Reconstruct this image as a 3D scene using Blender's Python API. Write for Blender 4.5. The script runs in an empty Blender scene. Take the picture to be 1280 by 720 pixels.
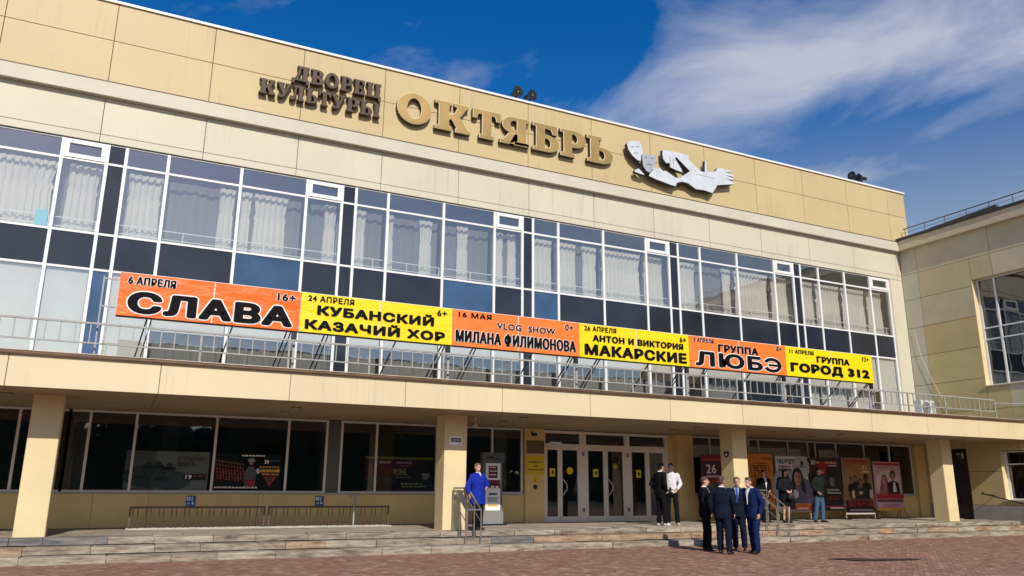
import bpy, bmesh, math, random
from mathutils import Vector, Matrix, noise
R = math.radians
random.seed(7)
SC = bpy.context.scene
COL = SC.collection

# ------------------------------------------------------------------ camera
cam_d = bpy.data.cameras.new('camera'); cam = bpy.data.objects.new('camera', cam_d); COL.objects.link(cam)
right = Vector((0.896, -0.443, 0.007)); fwd = Vector((0.428, 0.869, 0.246))
fwd.normalize(); right = (right - fwd * right.dot(fwd)).normalized(); up = right.cross(fwd)
cam.matrix_world = Matrix((( right.x, up.x, -fwd.x, 0), (right.y, up.y, -fwd.y, 0), (right.z, up.z, -fwd.z, 1.5), (0, 0, 0, 1)))
cam_d.sensor_width = 36; cam_d.lens = 27.73; cam_d.clip_end = 2000; cam_d.clip_start = 0.05
SC.camera = cam
# ------------------------------------------------------------------ sun, sky, exposure
SUN = Vector((0.17, 1.0, -0.70)).normalized()            # direction the light travels
sun_el = math.asin(-SUN.z); to_sun = -SUN
sd = bpy.data.lights.new('sun', 'SUN'); sd.energy = 4.05; sd.angle = R(0.5); sd.color = (1.0, 0.945, 0.82)
so = bpy.data.objects.new('sun', sd); COL.objects.link(so); so.rotation_euler = SUN.to_track_quat('-Z', 'Y').to_euler()
W = bpy.data.worlds.new('World'); SC.world = W; W.use_nodes = True
nt = W.node_tree; nt.nodes.clear(); N = nt.nodes.new; LK = nt.links.new
def setin(n, **k):
    for a, b in k.items(): n.inputs[a.replace('_', ' ')].default_value = b
sky = N('ShaderNodeTexSky'); sky.sky_type = 'NISHITA'; sky.sun_disc = False
sky.sun_elevation = sun_el; sky.sun_rotation = math.atan2(to_sun.x, to_sun.y); sky.air_density = 1.0; sky.dust_density = 0.45; sky.ozone_density = 3.0
hsv = N('ShaderNodeHueSaturation'); hsv.inputs['Saturation'].default_value = 1.42; hsv.inputs['Value'].default_value = 1.05
LK(sky.outputs[0], hsv.inputs['Color'])
tc = N('ShaderNodeTexCoord'); sep = N('ShaderNodeSeparateXYZ'); LK(tc.outputs['Generated'], sep.inputs[0])
def M2(op, a, b=None, c=None, clamp=False):
    n = N('ShaderNodeMath'); n.operation = op; n.use_clamp = clamp
    for i, v in enumerate((a, b, c)):
        if v is None: continue
        if isinstance(v, (int, float)): n.inputs[i].default_value = v
        else: LK(v, n.inputs[i])
    return n.outputs[0]
zz = M2('ADD', M2('MAXIMUM', sep.outputs['Z'], 0.0), 0.12)
px = M2('DIVIDE', sep.outputs['X'], zz); py = M2('DIVIDE', sep.outputs['Y'], zz)
cmb = N('ShaderNodeCombineXYZ'); LK(px, cmb.inputs[0]); LK(M2('MULTIPLY', py, 0.72), cmb.inputs[1])
n1 = N('ShaderNodeTexNoise'); LK(cmb.outputs[0], n1.inputs['Vector']); setin(n1, Scale=3.1, Detail=12.0, Roughness=0.57, Distortion=0.45)
n2 = N('ShaderNodeTexNoise'); LK(cmb.outputs[0], n2.inputs['Vector']); setin(n2, Scale=0.75, Detail=3.0, Roughness=0.5)
# one long band of thin cloud crossing the sky, broken up by noise, and scattered smaller ones
band = M2('ABSOLUTE', M2('ADD', M2('MULTIPLY', M2('SUBTRACT', px, 1.09), 0.85), M2('MULTIPLY', M2('SUBTRACT', py, 1.05), 0.52)))
wx = M2('SUBTRACT', px, 0.64); wy = M2('SUBTRACT', py, 1.27)
wdist = M2('SQRT', M2('ADD', M2('MULTIPLY', wx, wx), M2('MULTIPLY', wy, wy)))
blob = M2('MULTIPLY', M2('SUBTRACT', 0.32, band), 1.6)
blob = M2('SUBTRACT', blob, M2('MULTIPLY', M2('MAXIMUM', M2('SUBTRACT', 0.42, wdist), 0.0), 1.25))
blob = M2('MAXIMUM', blob, M2('MULTIPLY', M2('SUBTRACT', n2.outputs['Fac'], 0.66), 1.3))
blob = M2('MAXIMUM', blob, -0.20)
dens = M2('MULTIPLY', M2('ADD', blob, M2('MULTIPLY', M2('SUBTRACT', n1.outputs['Fac'], 0.46), 1.7)), 1.5, clamp=True)
dens = M2('MULTIPLY', dens, 0.90)
cc = N('ShaderNodeMixRGB'); LK(n1.outputs['Fac'], cc.inputs[0]); cc.inputs[1].default_value = (3.2, 3.7, 5.1, 1); cc.inputs[2].default_value = (6.2, 6.5, 7.3, 1)
mx = N('ShaderNodeMixRGB'); LK(dens, mx.inputs[0]); tint = N('ShaderNodeMixRGB'); tint.blend_type = 'MULTIPLY'; tint.inputs[0].default_value = 1; tint.inputs[2].default_value = (1.2, .90, 1.06, 1); LK(hsv.outputs[0], tint.inputs[1]); lowsky = N('ShaderNodeMixRGB'); LK(M2('MULTIPLY', M2('SUBTRACT', sep.outputs['Z'], 0.30), 7.0, clamp=True), lowsky.inputs[0]); dsat = N('ShaderNodeHueSaturation'); dsat.inputs['Saturation'].default_value = .85; LK(sky.outputs[0], dsat.inputs['Color']); LK(dsat.outputs[0], lowsky.inputs[1]); LK(tint.outputs[0], lowsky.inputs[2]); LK(lowsky.outputs[0], mx.inputs[1]); LK(cc.outputs[0], mx.inputs[2])
bg = N('ShaderNodeBackground'); LK(mx.outputs[0], bg.inputs['Color']); bg.inputs['Strength'].default_value = 0.105
wo = N('ShaderNodeOutputWorld'); LK(bg.outputs[0], wo.inputs[0])
SC.view_settings.view_transform = 'Standard'; SC.view_settings.look = 'None'; SC.view_settings.exposure = 0.0; SC.view_settings.gamma = 1.0
SC.render.engine = 'CYCLES'
try:
    SC.cycles.max_bounces = 8; SC.cycles.transparent_max_bounces = 12
except Exception: pass

# ------------------------------------------------------------------ materials
MATS = {}
def srgb(r, g, b): return tuple(((c / 255 / 12.92) if c / 255 <= .04045 else ((c / 255 + .055) / 1.055) ** 2.4) for c in (r, g, b))
def mat(name, col, rough=0.6, metal=0.0, var=0.0, vscale=3.0, bump=0.0, bscale=60.0, streak=0.0, spec=0.5, objvar=0.0):
    if name in MATS: return MATS[name]
    m = bpy.data.materials.new(name); m.use_nodes = True; t = m.node_tree; b = t.nodes['Principled BSDF']
    b.inputs['Base Color'].default_value = (*col, 1); b.inputs['Roughness'].default_value = rough; b.inputs['Metallic'].default_value = metal
    b.inputs['Specular IOR Level'].default_value = spec
    out = None
    if var or streak or objvar:
        geo = t.nodes.new('ShaderNodeNewGeometry')
        f = t.nodes.new('ShaderNodeMixRGB'); f.blend_type = 'MULTIPLY'; f.inputs[0].default_value = 1; f.inputs[1].default_value = (*col, 1)
        val = None
        def noise_val(scale, vec_scale, amp):
            mp = t.nodes.new('ShaderNodeMapping'); mp.inputs['Scale'].default_value = vec_scale; t.links.new(geo.outputs['Position'], mp.inputs[0])
            nn = t.nodes.new('ShaderNodeTexNoise'); nn.inputs['Scale'].default_value = scale; nn.inputs['Detail'].default_value = 5; t.links.new(mp.outputs[0], nn.inputs['Vector'])
            mr = t.nodes.new('ShaderNodeMapRange'); mr.inputs['From Min'].default_value = .3; mr.inputs['From Max'].default_value = .7
            mr.inputs['To Min'].default_value = 1 - amp; mr.inputs['To Max'].default_value = 1 + amp * .6; t.links.new(nn.outputs['Fac'], mr.inputs['Value']); return mr.outputs[0]
        vals = []
        if var: vals.append(noise_val(vscale, (1, 1, 1), var))
        if streak:      # rain streaks: thin vertical runs, only in patches
            def nz(scale, vec, lo, hi):
                mp = t.nodes.new('ShaderNodeMapping'); mp.inputs['Scale'].default_value = vec; t.links.new(geo.outputs['Position'], mp.inputs[0])
                nn = t.nodes.new('ShaderNodeTexNoise'); nn.inputs['Scale'].default_value = scale; nn.inputs['Detail'].default_value = 4; t.links.new(mp.outputs[0], nn.inputs['Vector'])
                mr = t.nodes.new('ShaderNodeMapRange'); mr.interpolation_type = 'SMOOTHSTEP'; mr.inputs['From Min'].default_value = lo; mr.inputs['From Max'].default_value = hi; t.links.new(nn.outputs['Fac'], mr.inputs['Value']); return mr.outputs[0]
            m1_ = t.nodes.new('ShaderNodeMath'); m1_.operation = 'MULTIPLY'; t.links.new(nz(2.4, (5, 5, .16), .50, .72), m1_.inputs[0]); t.links.new(nz(.55, (1, 1, 1), .46, .62), m1_.inputs[1])
            m2_ = t.nodes.new('ShaderNodeMath'); m2_.operation = 'MULTIPLY_ADD'; m2_.inputs[1].default_value = -streak; m2_.inputs[2].default_value = 1; t.links.new(m1_.outputs[0], m2_.inputs[0]); vals.append(m2_.outputs[0])
        if objvar:
            oi = t.nodes.new('ShaderNodeObjectInfo'); mr = t.nodes.new('ShaderNodeMapRange'); mr.inputs['To Min'].default_value = 1 - objvar; mr.inputs['To Max'].default_value = 1 + objvar
            t.links.new(oi.outputs['Random'], mr.inputs['Value']); vals.append(mr.outputs[0])
        v = vals[0]
        for o in vals[1:]:
            mm = t.nodes.new('ShaderNodeMath'); mm.operation = 'MULTIPLY'; t.links.new(v, mm.inputs[0]); t.links.new(o, mm.inputs[1]); v = mm.outputs[0]
        t.links.new(v, f.inputs[2]); t.links.new(f.outputs[0], b.inputs['Base Color'])
    if bump:
        nn = t.nodes.new('ShaderNodeTexNoise'); nn.inputs['Scale'].default_value = bscale; nn.inputs['Detail'].default_value = 4
        g2 = t.nodes.new('ShaderNodeNewGeometry'); t.links.new(g2.outputs['Position'], nn.inputs['Vector'])
        bp = t.nodes.new('ShaderNodeBump'); bp.inputs['Strength'].default_value = bump; bp.inputs['Distance'].default_value = .01
        t.links.new(nn.outputs['Fac'], bp.inputs['Height']); t.links.new(bp.outputs[0], b.inputs['Normal'])
    MATS[name] = m; return m
def flat(r, g, b, rough=.6): return mat('print_%d_%d_%d' % (r, g, b), srgb(r, g, b), rough)
def glass(name, tint, refl=1.0, base=0.04, wave=0.0015, wscale=0.7):
    m = bpy.data.materials.new(name); m.use_nodes = True; t = m.node_tree; t.nodes.clear(); n = t.nodes.new; l = t.links.new
    tr = n('ShaderNodeBsdfTransparent'); tr.inputs[0].default_value = (*tint, 1)
    gl = n('ShaderNodeBsdfGlossy'); gl.inputs['Roughness'].default_value = 0.015; gl.inputs[0].default_value = (.95, .97, 1, 1)
    fr = n('ShaderNodeFresnel'); fr.inputs['IOR'].default_value = 1.5
    ma = n('ShaderNodeMath'); ma.operation = 'MULTIPLY_ADD'; ma.use_clamp = True; ma.inputs[1].default_value = refl; ma.inputs[2].default_value = base
    g = n('ShaderNodeNewGeometry'); ns = n('ShaderNodeTexNoise'); ns.inputs['Scale'].default_value = wscale; ns.inputs['Detail'].default_value = 1
    l(g.outputs['Position'], ns.inputs['Vector']); bp = n('ShaderNodeBump'); bp.inputs['Strength'].default_value = 1; bp.inputs['Distance'].default_value = wave * 10
    l(ns.outputs['Fac'], bp.inputs['Height']); l(bp.outputs[0], gl.inputs['Normal'])
    l(fr.outputs[0], ma.inputs[0]); mi = n('ShaderNodeMixShader'); l(ma.outputs[0], mi.inputs[0]); l(tr.outputs[0], mi.inputs[1]); l(gl.outputs[0], mi.inputs[2])
    o = n('ShaderNodeOutputMaterial'); l(mi.outputs[0], o.inputs[0]); MATS[name] = m; return m
def sheer(name, col, alpha):
    m = bpy.data.materials.new(name); m.use_nodes = True; t = m.node_tree; t.nodes.clear(); n = t.nodes.new; l = t.links.new
    d = n('ShaderNodeBsdfDiffuse'); d.inputs[0].default_value = (*col, 1); tl = n('ShaderNodeBsdfTranslucent'); tl.inputs[0].default_value = (*col, 1)
    a = n('ShaderNodeMixShader'); a.inputs[0].default_value = .3; l(d.outputs[0], a.inputs[1]); l(tl.outputs[0], a.inputs[2])
    tr = n('ShaderNodeBsdfTransparent'); b = n('ShaderNodeMixShader'); b.inputs[0].default_value = alpha; l(tr.outputs[0], b.inputs[1]); l(a.outputs[0], b.inputs[2])
    o = n('ShaderNodeOutputMaterial'); l(b.outputs[0], o.inputs[0]); MATS[name] = m; return m

tan_panel = mat('tan_cladding', (.55, .43, .225), .55, var=.05, vscale=.5, streak=.13, objvar=.02)
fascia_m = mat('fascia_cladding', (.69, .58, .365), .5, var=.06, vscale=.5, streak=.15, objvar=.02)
cream_panel = mat('cream_cladding', (.60, .55, .43), .55, var=.05, vscale=.5, streak=.14, objvar=.02)
cornice_m = mat('cornice_paint', (.585, .54, .43), .6, var=.07, vscale=.8)
wing_tan = mat('wing_tan_cladding', (.57, .44, .20), .6, var=.09, vscale=.9, streak=.03, objvar=.05)
wing_cream = mat('wing_cream_cladding', (.60, .53, .355), .6, var=.08, vscale=.9, streak=.03, objvar=.04)
wing_pale = mat('wing_pale_cladding', (.55, .51, .39), .6, var=.08, vscale=.9, streak=.03)
joint_m = mat('joint_dark', (.06, .045, .03), .9)
white_frame = mat('white_window_frame', (.80, .80, .79), .4, var=.05, vscale=4)
grey_frame = mat('grey_door_frame', (.74, .69, .61), .4, var=.05, vscale=4)
ground_tan = mat('ground_floor_render', (.72, .51, .225), .7, var=.08, vscale=1.0, streak=.03, objvar=.03)
column_m = mat('column_render', (.74, .60, .345), .6, var=.06, vscale=1.2, bump=.15, bscale=40)
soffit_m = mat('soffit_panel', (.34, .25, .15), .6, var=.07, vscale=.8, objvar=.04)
cap_white = mat('parapet_cap', (.85, .83, .8), .4)
tin_m = mat('roof_tin', (.05, .05, .055), .5, metal=.3)
drip_m = mat('drip_edge', (.16, .09, .05), .5, metal=.2, var=.3, vscale=4)
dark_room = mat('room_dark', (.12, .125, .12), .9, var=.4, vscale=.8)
room_blue = mat('room_upper', (.34, .38, .44), .9)
spandrel_m = mat('spandrel_dark', (.022, .026, .038), .12, var=.3, vscale=.8, spec=.6)
spandrel_refl = mat('spandrel_refl_blue', (.045, .10, .20), .15, var=.35, vscale=.9, spec=.6)  # blue of the reflected sky put into the panel colour
blind_m = mat('roller_blind', (.60, .60, .57), .8, var=.05)
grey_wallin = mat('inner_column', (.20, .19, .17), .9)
glass_up = glass('upper_glass', (.97, .97, .96), refl=1.2, base=.22)
glass_low = glass('ground_glass', (.74, .78, .76), refl=1.1, base=.06, wave=.0004)
glass_wing = glass('wing_glass', (.30, .34, .38), refl=1.4, base=.06)
curtain_m = sheer('curtain_fabric', (.92, .90, .84), .90)
tulle_m = sheer('tulle_fabric', (.85, .85, .85), .30)
steel = mat('stainless_steel', (.55, .55, .55), .25, metal=.9)
rail_grey = mat('rail_paint_grey', (.36, .35, .33), .5, var=.15, vscale=6)
black_m = mat('black_paint', (.015, .015, .017), .45)
rack_brown = mat('rack_brown', (.10, .06, .04), .5)
gold_m = mat('gold_sign', (.43, .285, .10), .40, metal=.35, var=.16, vscale=1.6)
gold_rim = mat('gold_rim', (.90, .76, .45), .3, metal=.2)
brown_letter = mat('brown_letter', (.075, .038, .018), .6, var=.2, vscale=3)
side_brown = mat('letter_side', (.05, .03, .018), .6)
white_metal = mat('white_sculpture', (.68, .70, .73), .35, metal=.15, var=.12, vscale=2.5)
concrete = mat('platform_concrete', (.30, .255, .21), .85, var=.28, vscale=2.2, bump=.5, bscale=25)
plinth_m = mat('plinth_grey', (.33, .31, .29), .85, var=.12, bump=.3)

# ------------------------------------------------------------------ mesh helpers
class MB:
    def __init__(s): s.v = []; s.f = []; s.m = []; s.smooth = []
    def add(s, vs, fs, mi=0, sm=False):
        o = len(s.v); s.v += [tuple(v) for v in vs]; s.f += [tuple(i + o for i in f) for f in fs]; s.m += [mi] * len(fs); s.smooth += [sm] * len(fs); return s
    def box(s, x0, x1, y0, y1, z0, z1, mi=0):
        if x0 > x1: x0, x1 = x1, x0
        if y0 > y1: y0, y1 = y1, y0
        if z0 > z1: z0, z1 = z1, z0
        return s.add([(x0,y0,z0),(x1,y0,z0),(x1,y1,z0),(x0,y1,z0),(x0,y0,z1),(x1,y0,z1),(x1,y1,z1),(x0,y1,z1)],
                     [(0,3,2,1),(4,5,6,7),(0,1,5,4),(1,2,6,5),(2,3,7,6),(3,0,4,7)], mi)
    def cyl(s, p, q, r, n=8, mi=0, r2=None, sm=True):
        p = Vector(p); q = Vector(q); r2 = r if r2 is None else r2; d = (q - p).normalized()
        a = d.orthogonal().normalized(); b = d.cross(a); vs = []
        for c, rr in ((p, r), (q, r2)):
            for i in range(n):
                t = 2 * math.pi * i / n; vs.append(c + a * math.cos(t) * rr + b * math.sin(t) * rr)
        s.add(vs, [(i, (i+1) % n, n + (i+1) % n, n + i) for i in range(n)], mi, sm)
        return s.add(vs, [tuple(range(n))[::-1], tuple(range(n, 2*n))], mi)
    def bar(s, p, q, w, d, mi=0):           # rectangular bar between two points
        p = Vector(p); q = Vector(q); u = (q - p).normalized(); a = u.cross(Vector((0, 1, 0)))
        if a.length < .01: a = u.cross(Vector((1, 0, 0)))
        a.normalize(); b = u.cross(a); vs = []
        for c in (p, q):
            for (i, j) in ((-1,-1),(1,-1),(1,1),(-1,1)): vs.append(c + a * i * w / 2 + b * j * d / 2)
        return s.add(vs, [(0,3,2,1),(4,5,6,7),(0,1,5,4),(1,2,6,5),(2,3,7,6),(3,0,4,7)], mi)
    def ell(s, c, r, n=12, m=8, mi=0, rot=None):
        c = Vector(c); vs = []; fs = []
        for j in range(m + 1):
            ph = math.pi * j / m
            for i in range(n):
                t = 2 * math.pi * i / n; v = Vector((r[0]*math.sin(ph)*math.cos(t), r[1]*math.sin(ph)*math.sin(t), r[2]*math.cos(ph)))
                if rot is not None: v = rot @ v
                vs.append(c + v)
        for j in range(m):
            for i in range(n): fs.append((j*n+i, (j+1)*n+i, (j+1)*n+(i+1) % n, j*n+(i+1) % n))
        return s.add(vs, fs, mi, True)
    def build(s, name, mats, parent=None, at=None, label=None):
        if not isinstance(mats, (list, tuple)): mats = [mats]
        if at is None:
            xs = [v[0] for v in s.v]; ys = [v[1] for v in s.v]; zs = [v[2] for v in s.v]
            at = ((min(xs)+max(xs))/2, (min(ys)+max(ys))/2, min(zs))
        me = bpy.data.meshes.new(name); me.from_pydata([(v[0]-at[0], v[1]-at[1], v[2]-at[2]) for v in s.v], [], s.f)
        for m in mats: me.materials.append(m)
        me.polygons.foreach_set('material_index', s.m); me.polygons.foreach_set('use_smooth', s.smooth); me.update()
        return place(name, me, at, parent, label)
WL = {}
def place(name, me, at, parent=None, label=None, rot=None):
    o = bpy.data.objects.new(name, me); COL.objects.link(o); WL[o.name] = Vector(at)
    if parent is not None:
        o.parent = parent; o.location = Vector(at) - WL[parent.name]
    else: o.location = at
    if rot is not None: o.rotation_euler = rot
    if label: o['label'] = label
    return o
def tag(o, label=None, cat=None, group=None, kind=None):
    if label: o['label'] = label
    if cat: o['category'] = cat
    if group: o['group'] = group
    if kind: o['kind'] = kind
    return o
def thing(name, at, label, cat, group=None):
    return tag(place(name, None, at), label, cat, group)
def copy_tree(root, loc, label=None, rotz=None):
    r = root.copy(); COL.objects.link(r); r.location = loc; WL[r.name] = Vector(loc)
    if label: r['label'] = label
    if rotz is not None: r.rotation_euler = (0, 0, rotz)
    def rec(a, b):
        for ch in [c for c in a.children]:
            d = ch.copy(); COL.objects.link(d); d.parent = b; rec(ch, d)
    rec(root, r); return r
def eval_mesh(o):
    dg = bpy.context.evaluated_depsgraph_get(); me = bpy.data.meshes.new_from_object(o.evaluated_get(dg)); return me

# flat text fitted into a box; returns vertices (x, z) and faces
TXT = {}
def text_geo(body, off=0.0, res=3):
    k = (body, off)
    if k in TXT: return TXT[k]
    c = bpy.data.curves.new('t', 'FONT'); c.body = body; c.offset = off; c.resolution_u = res; c.space_character = 1.13
    o = bpy.data.objects.new('t', c); COL.objects.link(o); bpy.context.view_layer.update(); me = eval_mesh(o)
    vs = [(v.co.x, v.co.y) for v in me.vertices]; fs = [tuple(p.vertices) for p in me.polygons]
    bpy.data.objects.remove(o); bpy.data.meshes.remove(me); bpy.data.curves.remove(c); TXT[k] = (vs, fs); return vs, fs
def add_text(mb, body, x0, x1, z0, z1, y, mi, off=0.0, ref=None):
    """flat print fitted into a box; off = stroke thickening in metres (a fan of slightly shifted copies)"""
    vs, fs = text_geo(body); r = off if ref is None else ref
    xs = [v[0] for v in vs]; zs = [v[1] for v in vs]; a, b, c, d = min(xs), max(xs), min(zs), max(zs)
    rx = r*1.35; rz = r*.72; sx = (x1-x0-2*rx)/max(b-a, 1e-6); sz = (z1-z0-2*rz)/max(d-c, 1e-6); ex = rx+(off-r); ez = rz+(off-r); n = 0 if off <= 0 else (8 if off < .012 else 16)
    for k in range(n+1):
        dx_, dz_ = (0, 0) if k == n else (ex*math.cos(2*math.pi*k/n), ez*math.sin(2*math.pi*k/n))
        mb.add([(x0+rx+(v[0]-a)*sx+dx_, y-.0007*k, z0+rz+(v[1]-c)*sz+dz_) for v in vs], fs, mi)

# ------------------------------------------------------------------ ground
mb = MB(); mb.add([(-400,-400,-.035),(400,-400,-.035),(400,400,-.035),(-400,400,-.035)], [(0,1,2,3)])
brick_far = mat('brick_paving_far', (.25, .13, .092), .9, var=.3, vscale=1.3, bump=.6, bscale=9)
tag(mb.build('plaza_ground', brick_far, at=(0,0,-.035)), kind='structure')
mb = MB(); mb.add([(-400,-400,-.03),(400,-400,-.03),(400,-14,-.03),(-400,-14,-.03)], [(0,1,2,3)])
tag(mb.build('unseen_asphalt', mat('asphalt', (.05,.05,.05), .9, var=.2, vscale=2), at=(0,-14,-.03)), kind='structure')  # unseen asphalt sheet behind the camera, added to darken the window reflections
# individually laid paving bricks in front of the steps (herringbone turned 45 degrees)
def paving():
    w = .10; mb = MB(); ca = math.cos(R(38)); sa = math.sin(R(38)); rnd = random.Random(3)
    for i in range(-80, 420):
        for j in range(-420, 250):
            k = (i - j) % 4
            if k == 0: x0, y0, lx, ly = i*w, j*w, 2*w, w
            elif k == 2: x0, y0, lx, ly = i*w, (j-1)*w, w, 2*w
            else: continue
            cx = x0 + lx/2; cy = y0 + ly/2; X = cx*ca - cy*sa; Y = cx*sa + cy*ca
            if Y > 18.38 or Y < 8.6: continue
            if X < (Y*-.18 - 2.2) or X > Y*1.62 + 1.5: continue
            g = .0035; hx = lx/2-g; hy = ly/2-g; h = rnd.gauss(0, .0016) + .008*noise.noise(Vector((X*.5, Y*.5, 0))) - .004
            t1 = rnd.gauss(0, .006); t2 = rnd.gauss(0, .006); vs = []
            for (a, b) in ((-hx,-hy),(hx,-hy),(hx,hy),(-hx,hy)):
                vs.append((X+a*ca-b*sa, Y+a*sa+b*ca, h+a*t1+b*t2))
            for (a, b) in ((-hx,-hy),(hx,-hy),(hx,hy),(-hx,hy)):
                vs.append((X+a*ca-b*sa, Y+a*sa+b*ca, -.034))
            mb.add(vs, [(0,1,2,3),(0,4,5,1),(1,5,6,2),(2,6,7,3),(3,7,4,0)], rnd.choice((0,0,0,1,1,2,2,3,4)))
    pm = [mat('brick_a', (.285,.148,.092), .9, var=.25, vscale=5, bump=.4, bscale=60), mat('brick_b', (.245,.124,.078), .9, var=.25, vscale=5, bump=.4, bscale=60),
          mat('brick_c', (.33,.182,.118), .9, var=.25, vscale=5, bump=.4, bscale=60), mat('brick_d', (.28,.165,.11), .9, var=.2, vscale=5, bump=.4, bscale=60), mat('brick_e', (.39,.255,.175), .9, var=.2, vscale=5)]
    tag(mb.build('paving_bricks', pm, at=(0,0,0)), kind='stuff')
paving()
# sunken iron drain cover / dark wet patch in the paving
mb = MB(); rnd = random.Random(5)
pts = []
for i in range(28):
    t = 2*math.pi*i/28; rr = 1 + .22*math.sin(3*t+1) + .12*rnd.uniform(-1,1); pts.append((15.55 + .95*rr*math.cos(t), 13.15 + .30*rr*math.sin(t) - .35*math.cos(t), .013))
mb.add([(15.55,13.15,.014)] + pts, [(0, i+1, (i+1) % 28 + 1) for i in range(28)])
tag(mb.build('wet_patch', mat('wet_stain', (.045,.028,.024), .35)), kind='structure')

# ------------------------------------------------------------------ steps and platform
PX0, PX1 = -14.0, 31.2
st = MB(); st.box(PX0, PX1, 19.6, 23.6, -.03, .40); st.box(PX0, PX1, 19.1, 19.6, -.03, .26); st.box(PX0, PX1, 18.6, 19.1, -.03, .11)
steps = tag(st.build('steps', concrete, at=(8,18.6,-.03)), kind='structure')
def stone(name, c1, c2, c3):
    m = bpy.data.materials.new(name); m.use_nodes = True; t = m.node_tree; b = t.nodes['Principled BSDF']; b.inputs['Roughness'].default_value = .85
    g = t.nodes.new('ShaderNodeNewGeometry'); mp = t.nodes.new('ShaderNodeMapping'); mp.inputs['Scale'].default_value = (1.1, 2.5, 7.5); t.links.new(g.outputs['Position'], mp.inputs[0])
    n = t.nodes.new('ShaderNodeTexNoise'); n.inputs['Scale'].default_value = 1.5; n.inputs['Detail'].default_value = 9; n.inputs['Roughness'].default_value = .72; t.links.new(mp.outputs[0], n.inputs['Vector'])
    r = t.nodes.new('ShaderNodeValToRGB'); e = r.color_ramp.elements; e[0].position = .36; e[0].color = (*c1, 1); e[1].position = .66; e[1].color = (*c3, 1); k = r.color_ramp.elements.new(.5); k.color = (*c2, 1)
    t.links.new(n.outputs['Fac'], r.inputs[0]); t.links.new(r.outputs[0], b.inputs['Base Color'])
    bp = t.nodes.new('ShaderNodeBump'); bp.inputs['Strength'].default_value = .9; bp.inputs['Distance'].default_value = .02; t.links.new(n.outputs['Fac'], bp.inputs['Height']); t.links.new(bp.outputs[0], b.inputs['Normal']); return m
stone_mats = [stone('stone_grey', (.11,.08,.055), (.27,.22,.165), (.43,.37,.295)), stone('stone_dark', (.07,.063,.06), (.16,.15,.145), (.25,.22,.20)), stone('stone_pale', (.14,.095,.06), (.34,.285,.215), (.50,.44,.35)), stone('stone_brown', (.12,.06,.035), (.33,.22,.14), (.46,.36,.26)), stone('stone_orange', (.14,.06,.03), (.40,.22,.10), (.45,.34,.24))]
_unused = [mat('stone_grey', (.42,.38,.32), .8, var=.35, vscale=3.5, bump=.5, bscale=22), mat('stone_dark', (.13,.125,.13), .75, var=.3, vscale=4, bump=.4, bscale=25),
              mat('stone_pale', (.52,.47,.39), .8, var=.3, vscale=3, bump=.5, bscale=22), mat('stone_brown', (.40,.27,.17), .8, var=.4, vscale=4, bump=.5, bscale=22), mat('stone_orange', (.48,.25,.11), .8, var=.35, vscale=4, bump=.4)]
rnd = random.Random(11)
for (y0, y1, z0, z1, wts) in ((19.42, 19.86, .30, .44, (8,.5,3,.8,.0)), (18.93, 19.40, .148, .292, (7,.3,2.5,1.0,.3)), (18.42, 18.90, -.02, .142, (5,.2,5,.4,0))):
    x = PX0
    while x < PX1 - .05:
        L = min(rnd.choice((.6,.9,1.2,1.2,1.5)), PX1 - x); dz = rnd.uniform(-.014,.008); dy = rnd.uniform(-.025,.02)
        mi = rnd.choices(range(5), wts)[0]
        if y0 > 19.4 and -3.2 < x < -.6: mi = 1
        if 18.9 < y0 < 19.4 and 9.5 < x < 16.5: mi = 3
        b = MB(); e = .012
        xa, xb, ya, yb, za, zb = x+.004, x+L-.006, y0+dy, y1, z0, z1+dz
        b.add([(xa,ya,za),(xb,ya,za),(xb,yb,za),(xa,yb,za),(xa,ya,zb-e),(xb,ya,zb-e),(xa+e,ya+e,zb),(xb-e,ya+e,zb),(xb-e,yb,zb),(xa+e,yb,zb),(xb,yb,zb-e),(xa,yb,zb-e)],
              [(0,1,5,4),(4,5,7,6),(6,7,8,9),(1,2,10,5),(5,10,8,7),(3,0,4,11),(11,4,6,9),(2,3,11,10),(0,3,2,1),(8,10,11,9)])
        b.build('step_stone', stone_mats[mi], steps); x += L
tile_m = [mat('tile_a', (.40,.33,.26), .8, var=.25, vscale=3, bump=.3), mat('tile_b', (.34,.285,.23), .8, var=.25, vscale=3, bump=.3), mat('tile_c', (.45,.37,.28), .8, var=.25, vscale=3, bump=.3)]
ms = []
for k in range(3):
    b = MB(); b.box(-.595,.595,-.275,.275,-.04,0); me = bpy.data.meshes.new('floor_tile'); me.from_pydata(b.v, [], b.f); me.materials.append(tile_m[k]); ms.append(me)
for j in range(6):
    for i in range(38):
        x = PX0 + .6 + i*1.2 - (.6 if j % 2 else 0)
        if x - .6 < PX0 - .61 or x + .6 > PX1 + .01: continue
        place('floor_tile', rnd.choice(ms), (x + .0, 20.155 + j*.56, .44 + rnd.uniform(-.003,.002)), steps)

# ------------------------------------------------------------------ main building
B = thing('culture_palace', (8, 23.3, 0), 'long beige theatre building with a glazed upper storey and deep canopy', 'building')
def panel(name, x0, x1, y0, y1, z0, z1, m, parent, gap=.008, bev=.005):
    b = MB(); x0 += gap; x1 -= gap; z0 += gap; z1 -= gap; e = bev
    b.add([(x0,y1,z0),(x1,y1,z0),(x1,y1,z1),(x0,y1,z1),(x0,y0+e,z0),(x1,y0+e,z0),(x1,y0+e,z1),(x0,y0+e,z1),(x0+e,y0,z0+e),(x1-e,y0,z0+e),(x1-e,y0,z1-e),(x0+e,y0,z1-e)],
          [(8,9,10,11),(4,5,9,8),(5,6,10,9),(6,7,11,10),(7,4,8,11),(0,1,5,4),(1,2,6,5),(2,3,7,6),(3,0,4,7),(0,3,2,1)])
    o = b.build(name, m, parent)
    return o
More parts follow.
